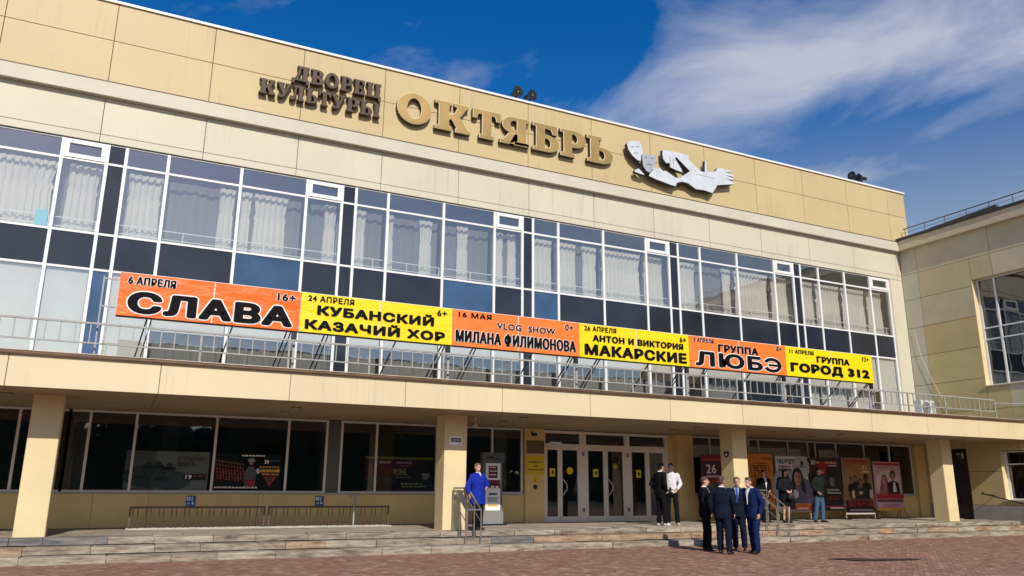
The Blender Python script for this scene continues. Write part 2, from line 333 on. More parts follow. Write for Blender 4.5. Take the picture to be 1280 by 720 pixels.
# core block behind everything (roof, back, ends)
c = MB(); c.box(PX0, 31.2, 23.42, 36, 10.9, 12.52); c.box(PX0, 31.2, 29.5, 36, -.03, 10.9); c.box(PX0-.4, PX0, 23.3, 36, -.03, 12.52)
core = c.build('wall', cream_panel, B)
# parapet
p = MB(); p.box(PX0, 31.78, 23.17, 23.55, 12.53, 15.0); par = p.build('parapet', joint_m, B)
JX = [-4.02 + 2.668*n for n in range(-4, 14)]
JX = [PX0] + [x for x in JX if PX0 + .3 < x < 31.6] + [31.8]
for i in range(len(JX)-1):
    panel('cladding_panel', JX[i], JX[i+1], 23.12, 23.165, 12.55, 13.82, tan_panel, par)
    panel('cladding_panel', JX[i], JX[i+1], 23.12, 23.165, 13.82, 15.0, tan_panel, par)
p = MB(); p.box(31.785, 31.82, 23.12, 23.55, 12.53, 15.0); p.build('end_panel', tan_panel, par)
p = MB(); p.box(PX0-.02, 31.86, 23.06, 23.6, 15.003, 15.075); p.build('cap', cap_white, par)
# cornice
p = MB(); p.box(PX0, 31.18, 23.045, 23.415, 12.08, 12.50); cor = p.build('cornice', cornice_m, B)
p = MB(); p.box(PX0, 31.2, 23.03, 23.1, 12.503, 12.525); p.build('flashing', drip_m, cor)
# frieze
p = MB(); p.box(PX0, 31.2, 23.29, 23.41, 10.76, 12.078); fr = p.build('frieze', joint_m, B)
FX = [-4.05 + 2.69*n for n in range(-4, 14)]; FX = [PX0] + [x for x in FX if PX0+.3 < x < 31.0] + [31.2]
for i in range(len(FX)-1):
    panel('cladding_panel', FX[i], FX[i+1], 23.24, 23.285, 10.98, 12.10, cream_panel, fr, gap=.008)
    panel('cladding_panel', FX[i], FX[i+1], 23.24, 23.285, 10.75, 10.98, cream_panel, fr, gap=.006)
# pilaster at the inner corner
p = MB(); p.box(30.40, 31.19, 23.24, 23.5, 4.1, 10.74); p.build('corner_pilaster', cream_panel, B)
p = MB(); p.box(30.36, 30.60, 23.27, 23.5, 4.1, 10.73); p.build('corner_trim', cornice_m, B)

# upper glazing --------------------------------------------------------
XS = [-14,-13.6,-12.6,-10.6,-8.7,-7.6,-7.15,-6.05,-4.08,-2.21,-1.11,-.64,.45,2.46,4.41,5.51,5.95,7.01,8.93,10.8,11.87,12.28,13.3,15.19,17.09,18.15,18.58,19.65,21.52,23.5,24.55,24.96,26.0,27.55,29.13,30.33]
narrow = {-14,-7.6,-1.11,5.51,11.87,18.15,24.55}
vents = {-8.7,-2.21,4.41,10.8,17.09,23.5,29.13}
reflsp = {2.46, 8.93, 12.28, -12.6}
ZR = [4.15, 7.12, 8.12, 10.16, 10.74]
bays = [XS[i] for i in range(len(XS)) if XS[i] in narrow] + [30.33]
for bi in range(len(bays)-1):
    xs = [x for x in XS if bays[bi] <= x <= bays[bi+1]]
    f = MB(); w = .042
    for k, x in enumerate(xs[:-1] if bi < len(bays)-2 else xs): f.box(x-w, x+w, 23.29, 23.37, 4.14, 10.742)
    for z in ZR:
        for k in range(len(xs)-1):
            hw = .03; f.box(xs[k]+w+.0005, xs[k+1]-w-.0005, 23.298, 23.365, z-hw if z > 4.2 else z, (z+hw) if z < 10.7 else 10.74)
    win = f.build('window', white_frame, B)
    for k in range(len(xs)-1):
        a, b_ = xs[k]+w, xs[k+1]-w
        for r in range(4):
            z0, z1 = ZR[r]+.03, ZR[r+1]-.03
            g = MB()
            if xs[k] in narrow:
                g.box(a, b_, 23.325, 23.345, z0, z1); g.build('infill_panel', spandrel_refl if (r == 0 and xs[k] in (-1.11,)) else spandrel_m, win)
            elif r == 1:
                tl = random.uniform(-.004,.004); g.box(a, b_, 23.325, 23.345, z0, z1)
                g.build('spandrel_panel', spandrel_refl if xs[k] in reflsp else spandrel_m, win)
            else:
                t = [random.uniform(-.0035,.0035) for _ in range(4)]   # panes sit a few mm out of true
                g.add([(a,23.335+t[0],z0),(b_,23.335+t[1],z0),(b_,23.335+t[2],z1),(a,23.335+t[3],z1)], [(0,1,2,3)])
                g.build('pane', glass_up, win)
                if r == 3 and xs[k] in vents:
                    v = MB(); i = .11
                    v.box(a+.005, b_-.005, 23.27, 23.33, z0, z0+i); v.box(a+.005, b_-.005, 23.27, 23.33, z1-i, z1)
                    v.box(a+.005, a+.005+i, 23.271, 23.329, z0+i, z1-i); v.box(b_-.005-i, b_-.005, 23.271, 23.329, z0+i, z1-i)
                    v.build('vent_sash', white_frame, win)
# rooms behind the glazing
r_ = MB(); r_.box(PX0, 31.1, 28.6, 28.8, 4.1, 10.9); r_.box(PX0, 31.1, 23.45, 28.6, 10.80, 10.9); r_.build('hall_wall', room_blue, B)
r_ = MB(); r_.box(PX0, 31.1, 23.42, 28.6, 7.3, 7.9); r_.build('mezzanine_floor', room_blue, B)
for x in (-10.6, -.87, 5.73, 12.07, 18.36, 24.75):
    r_ = MB(); r_.box(x-.2, x+.2, 23.9, 24.3, 4.1, 10.8); r_.build('inner_column', room_blue, B)
# blinds in the lower glazing
for i in range(len(XS)-1):
    if XS[i] in narrow: continue
    zb = 4.2 if (XS[i] < .4 or XS[i] > 28) else 5.62 + random.uniform(-.02,.02)
    b = MB(); b.box(XS[i]+.06, XS[i+1]-.06, 23.40, 23.415, zb, 7.1)
    win = b.build('roller_blind', blind_m, B)
    if zb > 5:
        b = MB(); n = 14; x0 = XS[i]+.05; x1 = XS[i+1]-.05
        # grey gathered drape below the blind, set back
        vs = []; m_ = int((x1-x0)/.045)
        for q in range(m_+1):
            xx = x0+(x1-x0)*q/m_; yy = 23.75+.03*math.sin(q*1.3+i)+.02*math.sin(q*.47)
            vs += [(xx, yy, 4.2), (xx, yy, 5.9)]
        b.add(vs, [(2*q, 2*q+2, 2*q+3, 2*q+1) for q in range(m_)], 0, True)
        pale = 24.9 < XS[i] < 28.1
        if pale or random.random() < .72: b.build('net_drape', mat('grey_net' if not pale else 'pale_net', (.24,.245,.245) if not pale else (.62,.63,.62), .9), B)
# curtains of the upper windows
cur = [(-3.95,-2.3),(-2.0,-1.23),(-.5,.38),(1.95,2.38),(2.55,2.86),(2.95,3.91),(5.06,5.44),(6.1,6.38),(7.12,7.34),(8.21,8.66),(9.55,9.95),(10.95,11.30),(11.45,11.8),(12.42,13.2),(13.45,14.2),(14.5,15.1),(15.28,17.02),(17.2,18.1),(18.75,19.6),(21.0,21.45),(21.6,23.42),(23.6,24.5),(25.05,25.95),(26.1,27.5),(27.65,29.05),(29.25,30.2)]
ordw = ['', 'second', 'third', 'fourth', 'fifth', 'sixth', 'seventh', 'eighth', 'ninth', 'tenth', 'eleventh', 'twelfth', 'thirteenth', 'fourteenth', 'fifteenth']
vis = [c_ for c_ in cur if c_[0] > -4.2]
for ci, (x0, x1) in enumerate(cur):
    n = max(6, int((x1-x0)/.022)); vs = []; ph = random.uniform(0, 6); wd = x1-x0
    zs = [8.0, 8.6, 9.25, 9.36, 9.5, 10.12]
    wob = (1.0, .98, .93, .80 if wd < .6 else .99, .9, 1.05)
    for q in range(n+1):
        u = q/n
        for k, z in enumerate(zs):
            xx = (x0+x1)/2 + (u-.5)*wd*wob[k]
            yy = 23.66 + .035*math.sin(u*wd*34+ph+.2*k) + .018*math.sin(u*wd*73+ph*2) + (.03 if k in (3,) else 0)
            vs.append((xx, yy, z + (.02*math.sin(u*wd*20) if k in (2,3,4) else 0)))
    K = len(zs); b = MB(); b.add(vs, [(q*K+k, (q+1)*K+k, (q+1)*K+k+1, q*K+k+1) for q in range(n) for k in range(K-1)], 0, True)
    o = b.build('curtain', curtain_m)
    if (x0, x1) in vis:
        i_ = vis.index((x0, x1)); j_ = len(vis)-1-i_
        pos = ('leftmost' if i_ == 0 else 'rightmost' if j_ == 0 else (ordw[i_]+' from the left') if i_ <= j_ else (ordw[j_]+' from the right'))
        kind_ = 'broad pale sheer' if wd > 1.2 else 'narrow gathered white' if wd < .5 else 'white sheer'
        lab = '%s curtain behind the upper glazing, %s in the row' % (kind_, pos)
    else: lab = 'white curtain behind the upper glazing, beyond the left edge of the picture'
    tag(o, lab, 'curtain', 'curtains behind the upper windows')
# tulle nets between them
for i in range(len(XS)-1):
    if XS[i] in narrow: continue
    x0 = XS[i]+.05; x1 = XS[i+1]-.05; m_ = int((x1-x0)/.05); vs = []; ph = random.uniform(0,6)
    for q in range(m_+1):
        xx = x0+(x1-x0)*q/m_; yy = 23.80+.03*math.sin(q*1.1+ph)+.02*math.sin(q*.31)
        vs += [(xx, yy, 8.0), (xx, yy, 10.12)]
    b = MB(); b.add(vs, [(2*q, 2*q+2, 2*q+3, 2*q+1) for q in range(m_)], 0, True); b.build('net_drape', tulle_m, B)
# inner balustrade behind the upper panes
b = MB()
for z in (8.27, 8.52): b.box(PX0+.1, 30.3, 23.52, 23.545, z-.012, z+.012)
for i in range(40): b.box(PX0+.5+i*1.12-.012, PX0+.5+i*1.12+.012, 23.522, 23.543, 7.95, 8.52)
b.build('inner_balustrade', white_frame, B)
b = MB(); b.box(-2.62, -2.33, 23.50, 23.51, 8.22, 8.66); tag(b.build('notice_sheet', flat(120,205,225)), 'light blue paper sheet stuck low in the far left upper window', 'notice')

# canopy ---------------------------------------------------------------
c = MB(); c.box(PX0, 31.18, 18.56, 23.23, 3.43, 4.08); can = c.build('canopy', joint_m, B)
CX = [PX0,-13.3,-10.5,-7.7,-4.9,-2.11,.7,3.45,6.23,8.86,11.52,14.23,16.94,19.67,22.51,25.29,28.05,31.18]
for i in range(len(CX)-1):
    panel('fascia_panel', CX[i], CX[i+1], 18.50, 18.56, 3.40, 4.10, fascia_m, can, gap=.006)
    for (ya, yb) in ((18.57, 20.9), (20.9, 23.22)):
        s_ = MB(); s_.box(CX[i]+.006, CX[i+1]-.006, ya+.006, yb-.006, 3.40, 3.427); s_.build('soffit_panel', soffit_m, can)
d = MB(); d.box(PX0, 31.18, 18.43, 18.9, 4.102, 4.125); d.box(PX0, 31.18, 18.425, 18.432, 4.06, 4.12)
x = PX0
while x < 31: 
    L = random.uniform(1.4, 2.6); d.box(x, min(x+L,31.18), 18.415, 18.424, 4.075+random.uniform(-.01,.012), 4.13); x += L
d.build('drip_edge', drip_m, can)
d = MB(); d.box(PX0, 31.18, 18.95, 23.2, 4.082, 4.10); d.build('roof_felt', mat('roof_felt', (.10,.10,.10), .9, var=.2), can)
d = MB(); d.box(PX0, 31.0, 18.40, 18.414, 4.128, 4.142); d.build('edge_strip', mat('edge_strip', (.62,.52,.42), .5, var=.3, vscale=3), can)
for (x, y) in ((3.91,19.92),(10.03,19.56),(10.12,21.07),(16.3,21.04),(16.3,19.83),(3.9,21.3),(22.6,19.9),(22.6,21.2),(-2.2,19.9),(28.6,19.9)):
    s_ = MB(); s_.cyl((x,y,3.40-.035),(x,y,3.399),.13,16,0); s_.cyl((x,y,3.40-.037),(x,y,3.40-.0352),.10,16,1)
    s_.build('soffit_light', [mat('light_rim', (.25,.2,.14), .5), mat('light_lens', (.5,.48,.42), .4)], can)
# columns
for (xa, xb) in ((-11.9,-11.3),(-1.69,-1.10),(7.82,8.46),(17.66,18.25),(27.72,28.28)):
    cb = MB(); e = .012; ya, yb = 19.85, 20.45; vs = []
    for z in (.44, 3.398): vs += [(xa+e,ya,z),(xb-e,ya,z),(xb,ya+e,z),(xb,yb-e,z),(xb-e,yb,z),(xa+e,yb,z),(xa,yb-e,z),(xa,ya+e,z)]
    cb.add(vs, [(i,(i+1)%8,8+(i+1)%8,8+i) for i in range(8)] + [tuple(range(7,-1,-1)), tuple(range(8,16))]); cb.build('column', column_m, B)

# ground floor ---------------------------------------------------------
GX = [x for x in XS if x <= 8.94] + [9.9, 10.82, 11.92]
def dado(xa, xb, y=23.28):
    x = xa; step = 2.0; js = [j for j in (-11.2,-8.5,-5.8,-3.1,-.35,.95,3.7,6.45,9.2,11.0,20.0,22.7,25.4,28.1) if xa+.2 < j < xb-.2]
    js = [xa] + js + [xb]
    k = MB(); k.box(xa, xb, y+.04, 23.6, .44, 1.30); k.build('wall', joint_m, B)
    for i in range(len(js)-1): panel('wall_panel', js[i], js[i+1], y, y+.039, .445, 1.30, ground_tan, B, gap=.004, bev=.003)
    s_ = MB(); s_.box(xa, xb, y-.05, 23.36, 1.302, 1.335); s_.build('sill', mat('sill_metal', (.45,.42,.37), .45, var=.1), B)
def shopwin(xs, name='window'):
    f = MB(); w = .033
    for x in xs: f.box(x-w, x+w, 23.30, 23.37, 1.337, 3.398)
    for k in range(len(xs)-1):
        f.box(xs[k]+w+.0005, xs[k+1]-w-.0005, 23.304, 23.366, 1.337, 1.385); f.box(xs[k]+w+.0005, xs[k+1]-w-.0005, 23.304, 23.366, 3.34, 3.398)
    win = f.build(name, grey_frame, B)
    for k in range(len(xs)-1):
        t = [random.uniform(-.003,.003) for _ in range(4)]; a, b_ = xs[k]+w, xs[k+1]-w
        g = MB(); g.add([(a,23.335+t[0],1.385),(b_,23.335+t[1],1.385),(b_,23.335+t[2],3.34),(a,23.335+t[3],3.34)], [(0,1,2,3)]); g.build('pane', glass_low, win)
    return win
dado(PX0, 11.95); shopwin([x for x in GX if x <= -1.0]); shopwin([x for x in GX if -1.2 < x <= 5.6]); shopwin([x for x in GX if 5.9 <= x <= 8.94]); shopwin([8.99+.02, 9.9, 10.82, 11.88])
g = MB(); g.box(5.545, 5.915, 23.33, 23.36, 1.337, 3.39); g.build('infill_panel', mat('grey_infill', (.10,.10,.09), .5), B)
dado(18.7, 30.6); shopwin([18.74, 19.65, 21.52, 22.0, 23.5, 24.55, 24.96, 26.1, 27.7, 29.2, 30.53])
p = MB(); p.box(11.95, 12.66, 23.20, 23.6, .44, 3.398); p.build('pilaster', ground_tan, B)
p = MB(); p.box(17.70, 18.0, 23.29, 23.6, .44, 3.398); p.build('pilaster', ground_tan, B)
p = MB(); p.box(18.0, 18.70, 23.10, 23.6, .44, 3.398); p.build('pilaster', ground_tan, B)
p = MB(); p.box(30.6, 31.19, 23.15, 23.6, .44, 3.398); p.build('pilaster', ground_tan, B)
# ground floor interior
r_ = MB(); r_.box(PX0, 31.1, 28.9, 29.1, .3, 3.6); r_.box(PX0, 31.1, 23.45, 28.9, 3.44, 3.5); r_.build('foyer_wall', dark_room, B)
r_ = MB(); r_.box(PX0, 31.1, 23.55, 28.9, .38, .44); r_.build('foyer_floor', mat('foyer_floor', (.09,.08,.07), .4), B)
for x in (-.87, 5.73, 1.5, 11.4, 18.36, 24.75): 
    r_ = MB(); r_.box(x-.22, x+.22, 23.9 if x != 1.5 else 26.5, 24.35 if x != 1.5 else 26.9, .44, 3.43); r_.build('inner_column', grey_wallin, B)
r_ = MB()
for x in (-3.2, 2.2, 7.4, 14.6, 21.2, 27.4): r_.box(x, x+1.3, 27.9, 28.88, .44, 1.5)
r_.build('counter', mat('counter_wood', (.12,.07,.04), .5), B)
# entrance doors
FZ = (.44, 3.40)
f = MB(); f.box(12.67,12.72,23.26,23.38,.44,3.38); f.box(17.57,17.69,23.26,23.38,.44,3.38); f.box(14.05,14.29,23.26,23.38,.44,3.38); f.box(15.86,16.06,23.26,23.38,.44,3.38)
for (a, b_) in ((12.72,14.05),(14.29,15.86),(16.06,17.57)):
    f.box(a+.0005,b_-.0005,23.265,23.375,3.29,3.38); f.box(a+.0005,b_-.0005,23.265,23.375,2.84,2.95); f.box(a+.0005,b_-.0005,23.27,23.37,.44,.465)
ent = f.build('entrance_frame', grey_frame, B)
for (a, b_) in ((12.72,14.05),(14.29,15.86),(16.06,17.57)):
    g = MB(); g.add([(a,23.33,2.95),(b_,23.33,2.95),(b_,23.333,3.29),(a,23.333,3.29)], [(0,1,2,3)]); g.build('pane', glass_low, ent)
leaves = [(12.722,13.285,0),(13.292,14.048,1),(14.292,15.07,0),(15.078,15.858,1),(16.062,16.80,0),(16.808,17.568,1)]
yellow = flat(225,200,40); 
for li, (a, b_, hnd) in enumerate(leaves):
    f = MB(); s0 = .085; f.box(a, a+s0, 23.28, 23.34, .468, 2.836); f.box(b_-s0, b_, 23.28, 23.34, .468, 2.836)
    f.box(a+s0+.0005, b_-s0-.0005, 23.282, 23.338, .468, .62); f.box(a+s0+.0005, b_-s0-.0005, 23.282, 23.338, 2.75, 2.836)
    dr = f.build('door', grey_frame, B)
    g = MB(); t = random.uniform(-.003,.003); g.add([(a+s0,23.31,.62),(b_-s0,23.31+t,.62),(b_-s0,23.31+t,2.75),(a+s0,23.31,2.75)], [(0,1,2,3)]); g.build('pane', glass_low, dr)
    if hnd and li < 4:
        h = MB(); xh = a+.05
        pp = [(xh,23.27,1.28),(xh,23.20,1.30),(xh+.14,23.19,1.45),(xh+.16,23.19,1.55),(xh+.14,23.19,1.65),(xh,23.20,1.80),(xh,23.27,1.82)]
        for i in range(6): h.cyl(pp[i], pp[i+1], .014, 6)
        h.build('handle', mat('white_handle', (.75,.75,.73), .3), dr)
    s_ = MB(); zc = 2.02; xc = (a+b_)/2
    if hnd == 0:
        s_.box(xc-.10,xc+.10,23.296,23.300,zc-.13,zc+.13); s_.box(xc-.06,xc+.02,23.293,23.2955,zc-.01,zc+.02,1); s_.box(xc-.01,xc+.05,23.293,23.2955,zc-.07,zc+.06,1)
        s_.build('sticker', [yellow, black_m], dr)
    elif li < 4:
        s_.cyl((xc,23.300,zc+(.06 if li == 1 else .22)),(xc,23.296,zc+(.06 if li == 1 else .22)),.12 if li == 1 else .085,16); s_.build('sticker', yellow if li == 1 else flat(170,160,70), dr)
for x in (14.17, 15.96):
    for z in (.8, 2.62):
        s_ = MB(); s_.box(x-.05,x+.05,23.245,23.259,z-.05,z+.09); s_.box(x-.035,x+.035,23.242,23.244,z-.03,z-.01,1); s_.box(x-.035,x+.035,23.242,23.244,z+.02,z+.04,1); s_.build('notice', [flat(150,145,140), black_m], ent)

# ------------------------------------------------------------------ side wing
Wg = thing('side_wing', (31.2, 14, 0), 'projecting side wing at the right, beige cladding with a big recessed window', 'building')
WX = 31.2
c = MB(); c.box(WX+.6, 44, 3.02, 36, -.03, 12.5); c.box(WX+.05, WX+.6, 3.02, 8.98, -.03, 12.5); c.box(WX+.05, WX+.6, 8.98, 20.04, 10.07, 12.5); c.box(WX+.05, WX+.6, 20.04, 36, 3.3, 12.5)
c.box(WX+.05, WX+.6, 8.98, 20.04, 3.07, 5.63); c.box(WX+.05, WX+.6, 8.98, 20.04, -.03, 1.18); c.box(WX+.05, WX+.6, 19.88, 21.24, -.03, 3.3); c.box(WX+.05, WX+.6, 21.97, 36, -.03, 3.3)
c.build('wall', mat('wing_backing', (.05,.04,.03), .9), Wg)
holes = [(9.0, 20.02, 5.65, 10.05), (9.0, 19.86, 1.20, 3.05), (21.25, 21.96, -1, 3.2)]
def sub(rect, h):
    y0,y1,z0,z1 = rect; a0,a1,b0,b1 = h
    if a1 <= y0 or a0 >= y1 or b1 <= z0 or b0 >= z1: return [rect]
    out = []
    if y1 > a1: out.append((a1,y1,z0,z1))
    if y0 < a0: out.append((y0,a0,z0,z1))
    m0, m1 = max(y0,a0), min(y1,a1)
    if z1 > b1: out.append((m0,m1,b1,z1))
    if z0 < b0: out.append((m0,m1,z0,b0))
    return out
zrows = [.99,2.28,3.42,4.70,5.97,7.25,8.52,9.80,10.97,12.10]; ycols = [23.235,22.42,19.1,15.8,12.5,9.2,5.9,3.0]
for ri in range(len(zrows)-1):
    for ci in range(len(ycols)-1):
        m = wing_tan
        if ci == 0: m = wing_pale
        elif ri == 8: m = wing_cream
        elif ri == 7: m = wing_cream if ci > 1 else mat('wing_sand_cladding', (.53,.44,.27), .6, var=.06, streak=.06)
        elif ri == 6 and ci == 1: m = mat('wing_sand_light', (.53,.45,.29), .6, var=.06, streak=.06)
        elif ci >= 2 and ri in (3,4): m = wing_cream
        if zrows[ri] < 3: m = mat('wing_ground_render', (.56,.43,.22), .7, var=.07, streak=.05)
        rects = [(ycols[ci+1], ycols[ci], zrows[ri], zrows[ri+1])]
        for h in holes: rects = [q for r0 in rects for q in sub(r0, h)]
        for (y0,y1,z0,z1) in rects:
            if y1-y0 < .04 or z1-z0 < .04: continue
            g_ = .009; b = MB(); b.box(WX, WX+.045, y0+g_, y1-g_, z0+g_, z1-g_); b.build('cladding_panel', m, Wg)
for (y0,y1) in ((3.0,21.24),(21.97,23.28)):
    b = MB(); b.box(WX-.03, WX+.048, y0, y1, -.03, .985); b.build('plinth', plinth_m, Wg)
# reveals (the recess faces that look towards the square catch the sun)
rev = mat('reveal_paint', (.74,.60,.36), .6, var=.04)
b = MB(); b.box(WX+.005, WX+.34, 20.021, 20.039, 5.65, 10.05); b.build('reveal', rev, Wg)
b = MB(); b.box(WX+.005, WX+.34, 9.0, 20.018, 10.052, 10.068); b.build('reveal', rev, Wg)
b = MB(); b.box(WX+.005, WX+.34, 19.862, 19.878, 1.2, 3.05); b.build('reveal', rev, Wg)
b = MB(); b.box(WX-.06, WX+.34, 8.95, 20.05, 5.60, 5.648); b.build('sill', mat('wing_sill', (.62,.55,.40), .5), Wg)
b = MB(); b.box(WX-.06, WX+.34, 8.95, 19.90, 1.15, 1.198); b.build('sill', mat('wing_sill', (.62,.55,.40), .5), Wg)
def wingwin(y0, y1, z0, z1, ms_, zs_, wide):
    f = MB(); X0, X1 = WX+.26, WX+.33
    for y in ms_: f.box(X0, X1, y-wide, y+wide, z0, z1)
    for z in zs_:
        for k in range(len(ms_)-1):
            a, b_ = sorted((ms_[k], ms_[k+1])); f.box(X0+.005, X1-.005, a+wide+.0005, b_-wide-.0005, z-.025, z+.025)
    w_ = f.build('window', white_frame, Wg)
    for k in range(len(ms_)-1):
        for q in range(len(zs_)-1):
            t = random.uniform(-.004,.004); a, b_ = sorted((ms_[k], ms_[k+1])); g = MB()
            g.add([(WX+.3+t,b_-wide,zs_[q]),(WX+.3,a+wide,zs_[q]),(WX+.3-t,a+wide,zs_[q+1]),(WX+.3,b_-wide,zs_[q+1])], [(0,1,2,3)]); g.build('pane', glass_wing, w_)
wingwin(9, 20, 5.65, 10.05, [19.99-.02,19.27,17.2,15.2,13.2,11.2,9.03], [5.68,7.53,8.0,10.02], .04)
wingwin(9, 19.86, 1.2, 3.05, [19.82,18.3,16.3,14.3,12.3,10.6,9.03], [1.23,2.55,3.02], .04)
b = MB(); b.box(WX+.58, WX+.6, 9, 20.03, 5.66, 10.06); b.box(WX+.57, WX+.6, 9, 19.87, 1.19, 3.06); b.build('room_lining', dark_room, Wg)
# side door
f = MB(); f.box(WX+.12, WX+.2, 21.25, 21.33, .44, 3.2); f.box(WX+.12, WX+.2, 21.88, 21.96, .44, 3.2); f.box(WX+.122, WX+.198, 21.3305, 21.8795, 2.66, 2.74); f.box(WX+.122, WX+.198, 21.3305, 21.8795, 3.12, 3.2)
dm = mat('dark_door', (.03,.026,.024), .5)
sdr = f.build('door', dm, Wg)
b = MB(); b.box(WX+.15, WX+.17, 21.33, 21.88, .45, 2.66); b.build('door_leaf', dm, sdr)
b = MB(); b.box(WX+.15, WX+.16, 21.33, 21.88, 2.74, 3.12); b.build('pane', glass_wing, sdr)
b = MB(); b.box(WX+.10, WX+.115, 21.42, 21.8, 2.76, 3.08, 0); b.box(WX+.094, WX+.098, 21.46, 21.54, 2.82, 3.02, 1); b.box(WX+.094, WX+.098, 21.6, 21.76, 2.98, 3.02, 1); b.build('door_plate', [flat(70,60,50), flat(200,190,170)], sdr)
# wing cornice and roof
c = MB(); c.box(WX-.25, WX+.1, 3.0, 23.04, 12.09, 12.54); wc = c.build('cornice', mat('wing_cornice', (.60,.51,.36), .6, var=.06, streak=.06), Wg)
c = MB(); c.box(WX-.30, 44, 2.95, 23.11, 12.545, 12.60); c.box(WX-.295, WX-.20, 2.96, 23.1, 12.601, 12.66); c.build('roof_tin', tin_m, Wg)
c = MB(); c.add([(WX-.31,18.4,12.55),(WX-.31,21.6,12.55),(WX-.31,21.4,12.68),(WX-.31,18.4,12.80),(WX-.1,18.4,12.55),(WX-.1,21.6,12.55),(WX-.1,21.4,12.68),(WX-.1,18.4,12.80)],
    [(0,3,2,1),(4,5,6,7),(0,1,5,4),(1,2,6,5),(2,3,7,6),(3,0,4,7)]); c.build('roof_flashing', tin_m, Wg)
rr = thing('roof_railing', (31.35, 13, 12.6), 'thin dark safety railing along the edge of the wing roof', 'railing')
b = MB(); b.cyl((31.35,3.1,13.16),(31.35,23.0,13.16),.022,6); b.build('rail', rack_brown, rr)
b = MB(); b.cyl((31.35,3.1,12.98),(31.35,23.0,12.98),.008,6); b.build('rail', rack_brown, rr)
b = MB(); b.cyl((31.35,3.1,12.6),(31.35,3.1,13.15),.016,6); pm_ = b.build('post', rack_brown, rr)
for k in range(1, 21): place('post', pm_.data, (31.35, 3.1+k*.99, 12.6), rr)
# cable on the wing wall
b = MB(); pts = [(31.16,22.9,8.4),(31.15,22.7,7.2),(31.15,22.35,6.2),(31.15,22.0,5.4),(31.15,21.7,4.9)]
for i in range(4): b.cyl(pts[i], pts[i+1], .007, 5)
tag(b.build('cable', flat(215,210,195)), 'loose white cable hanging down the side wing above the air conditioner', 'cable')
# handrail fixed to the wing
hr = thing('wall_handrail', (31.0, 19.6, .44), 'black sloping handrail fixed to the plinth of the side wing', 'handrail')
b = MB(); b.cyl((30.75,20.45,1.42),(30.75,17.6,.75),.022,8); b.build('rail', black_m, hr)
b = MB(); b.ell((30.75,20.47,1.44),(.06,.06,.06),10,8); b.build('end_ball', black_m, hr)
b = MB(); b.cyl((30.75,20.3,1.40),(31.2,20.3,1.36),.016,6); b.cyl((30.75,18.3,.92),(31.2,18.3,.88),.016,6); b.build('bracket', black_m, hr)
b = MB(); b.cyl((30.9,18.6,.14),(30.9,18.6,.40),.07,10); b.cyl((30.9,18.6,.40),(30.9,18.6,.46),.05,10,r2=.02); tag(b.build('iron_stub', black_m), 'short black iron stub on the steps against the side wing', 'bollard')

# ------------------------------------------------------------------ air conditioner on the canopy
ac = thing('air_conditioner', (30.2, 22.2, 4.1), 'white air conditioner unit standing on the canopy in the corner', 'air conditioner')
b = MB(); b.box(29.75,30.62,21.95,22.28,4.52,5.18); b.build('casing', mat('ac_white', (.62,.62,.60), .5, var=.1), ac)
b = MB()
for k in range(7): b.cyl((30.06,21.944,4.85),(30.06,21.938,4.85),.05+.035*k,24,0) if k == 6 else None
b.build('fan_grille', mat('ac_fan', (.05,.05,.055), .6), ac)
b = MB()
for k in range(6):
    rr_ = .06+.035*k
    for i in range(20):
        t = 2*math.pi*i/20; t2 = 2*math.pi*(i+1)/20; b.cyl((30.06+rr_*math.cos(t),21.93,4.85+rr_*math.sin(t)),(30.06+rr_*math.cos(t2),21.93,4.85+rr_*math.sin(t2)),.006,4)
b.build('grille_rings', mat('ac_ring', (.55,.55,.55), .5), ac)
b = MB(); b.box(30.40,30.58,21.942,21.949,4.6,5.1); b.build('side_label', flat(150,150,150), ac)
for x in (29.85, 30.5): b = MB(); b.box(x-.02,x+.02,21.97,22.25,4.1,4.52); b.build('leg', rail_grey, ac)

# ------------------------------------------------------------------ balcony railing on the canopy
bal = thing('balcony_railing', (13, 18.65, 4.13), 'long grey metal railing along the front edge of the canopy roof', 'railing')
def rbox(n, x0,x1,y0,y1,z0,z1,m=rail_grey): b = MB(); b.box(x0,x1,y0,y1,z0,z1); return b.build(n, m, bal)
rbox('rail', PX0, 29.42, 18.625, 18.675, 4.81, 4.85); rbox('rail', PX0, 29.42, 18.63, 18.67, 4.39, 4.42)
po = [3.39+1.93*k for k in range(-9, 14)] + [29.40]; po = [x for x in po if x > PX0]
b = MB(); b.box(-.022,.022,-.02,.02,0,.68); me_post = b.build('post', rail_grey, bal, at=(0,0,0)).data; bpy.data.objects.remove([o for o in bal.children if o.data == me_post][0])
b = MB(); b.box(-.011,.011,-.011,.011,0,.386); o_ = b.build('baluster', rail_grey, bal, at=(0,0,0)); me_bal = o_.data; bpy.data.objects.remove(o_)
for i, x in enumerate(po):
    place('post', me_post, (x, 18.65, 4.127), bal, rot=(0,0,0))
    if i+1 < len(po):
        n = max(2, round((po[i+1]-x)/.275))
        for k in range(1, n): place('baluster', me_bal, (x+(po[i+1]-x)*k/n, 18.65, 4.422), bal, rot=(0, random.uniform(-.02,.02), 0))
b = MB(); b.cyl((29.42,18.65,4.72),(31.18,18.25,4.74),.018,6); b.build('wall_tie', rail_grey, bal)

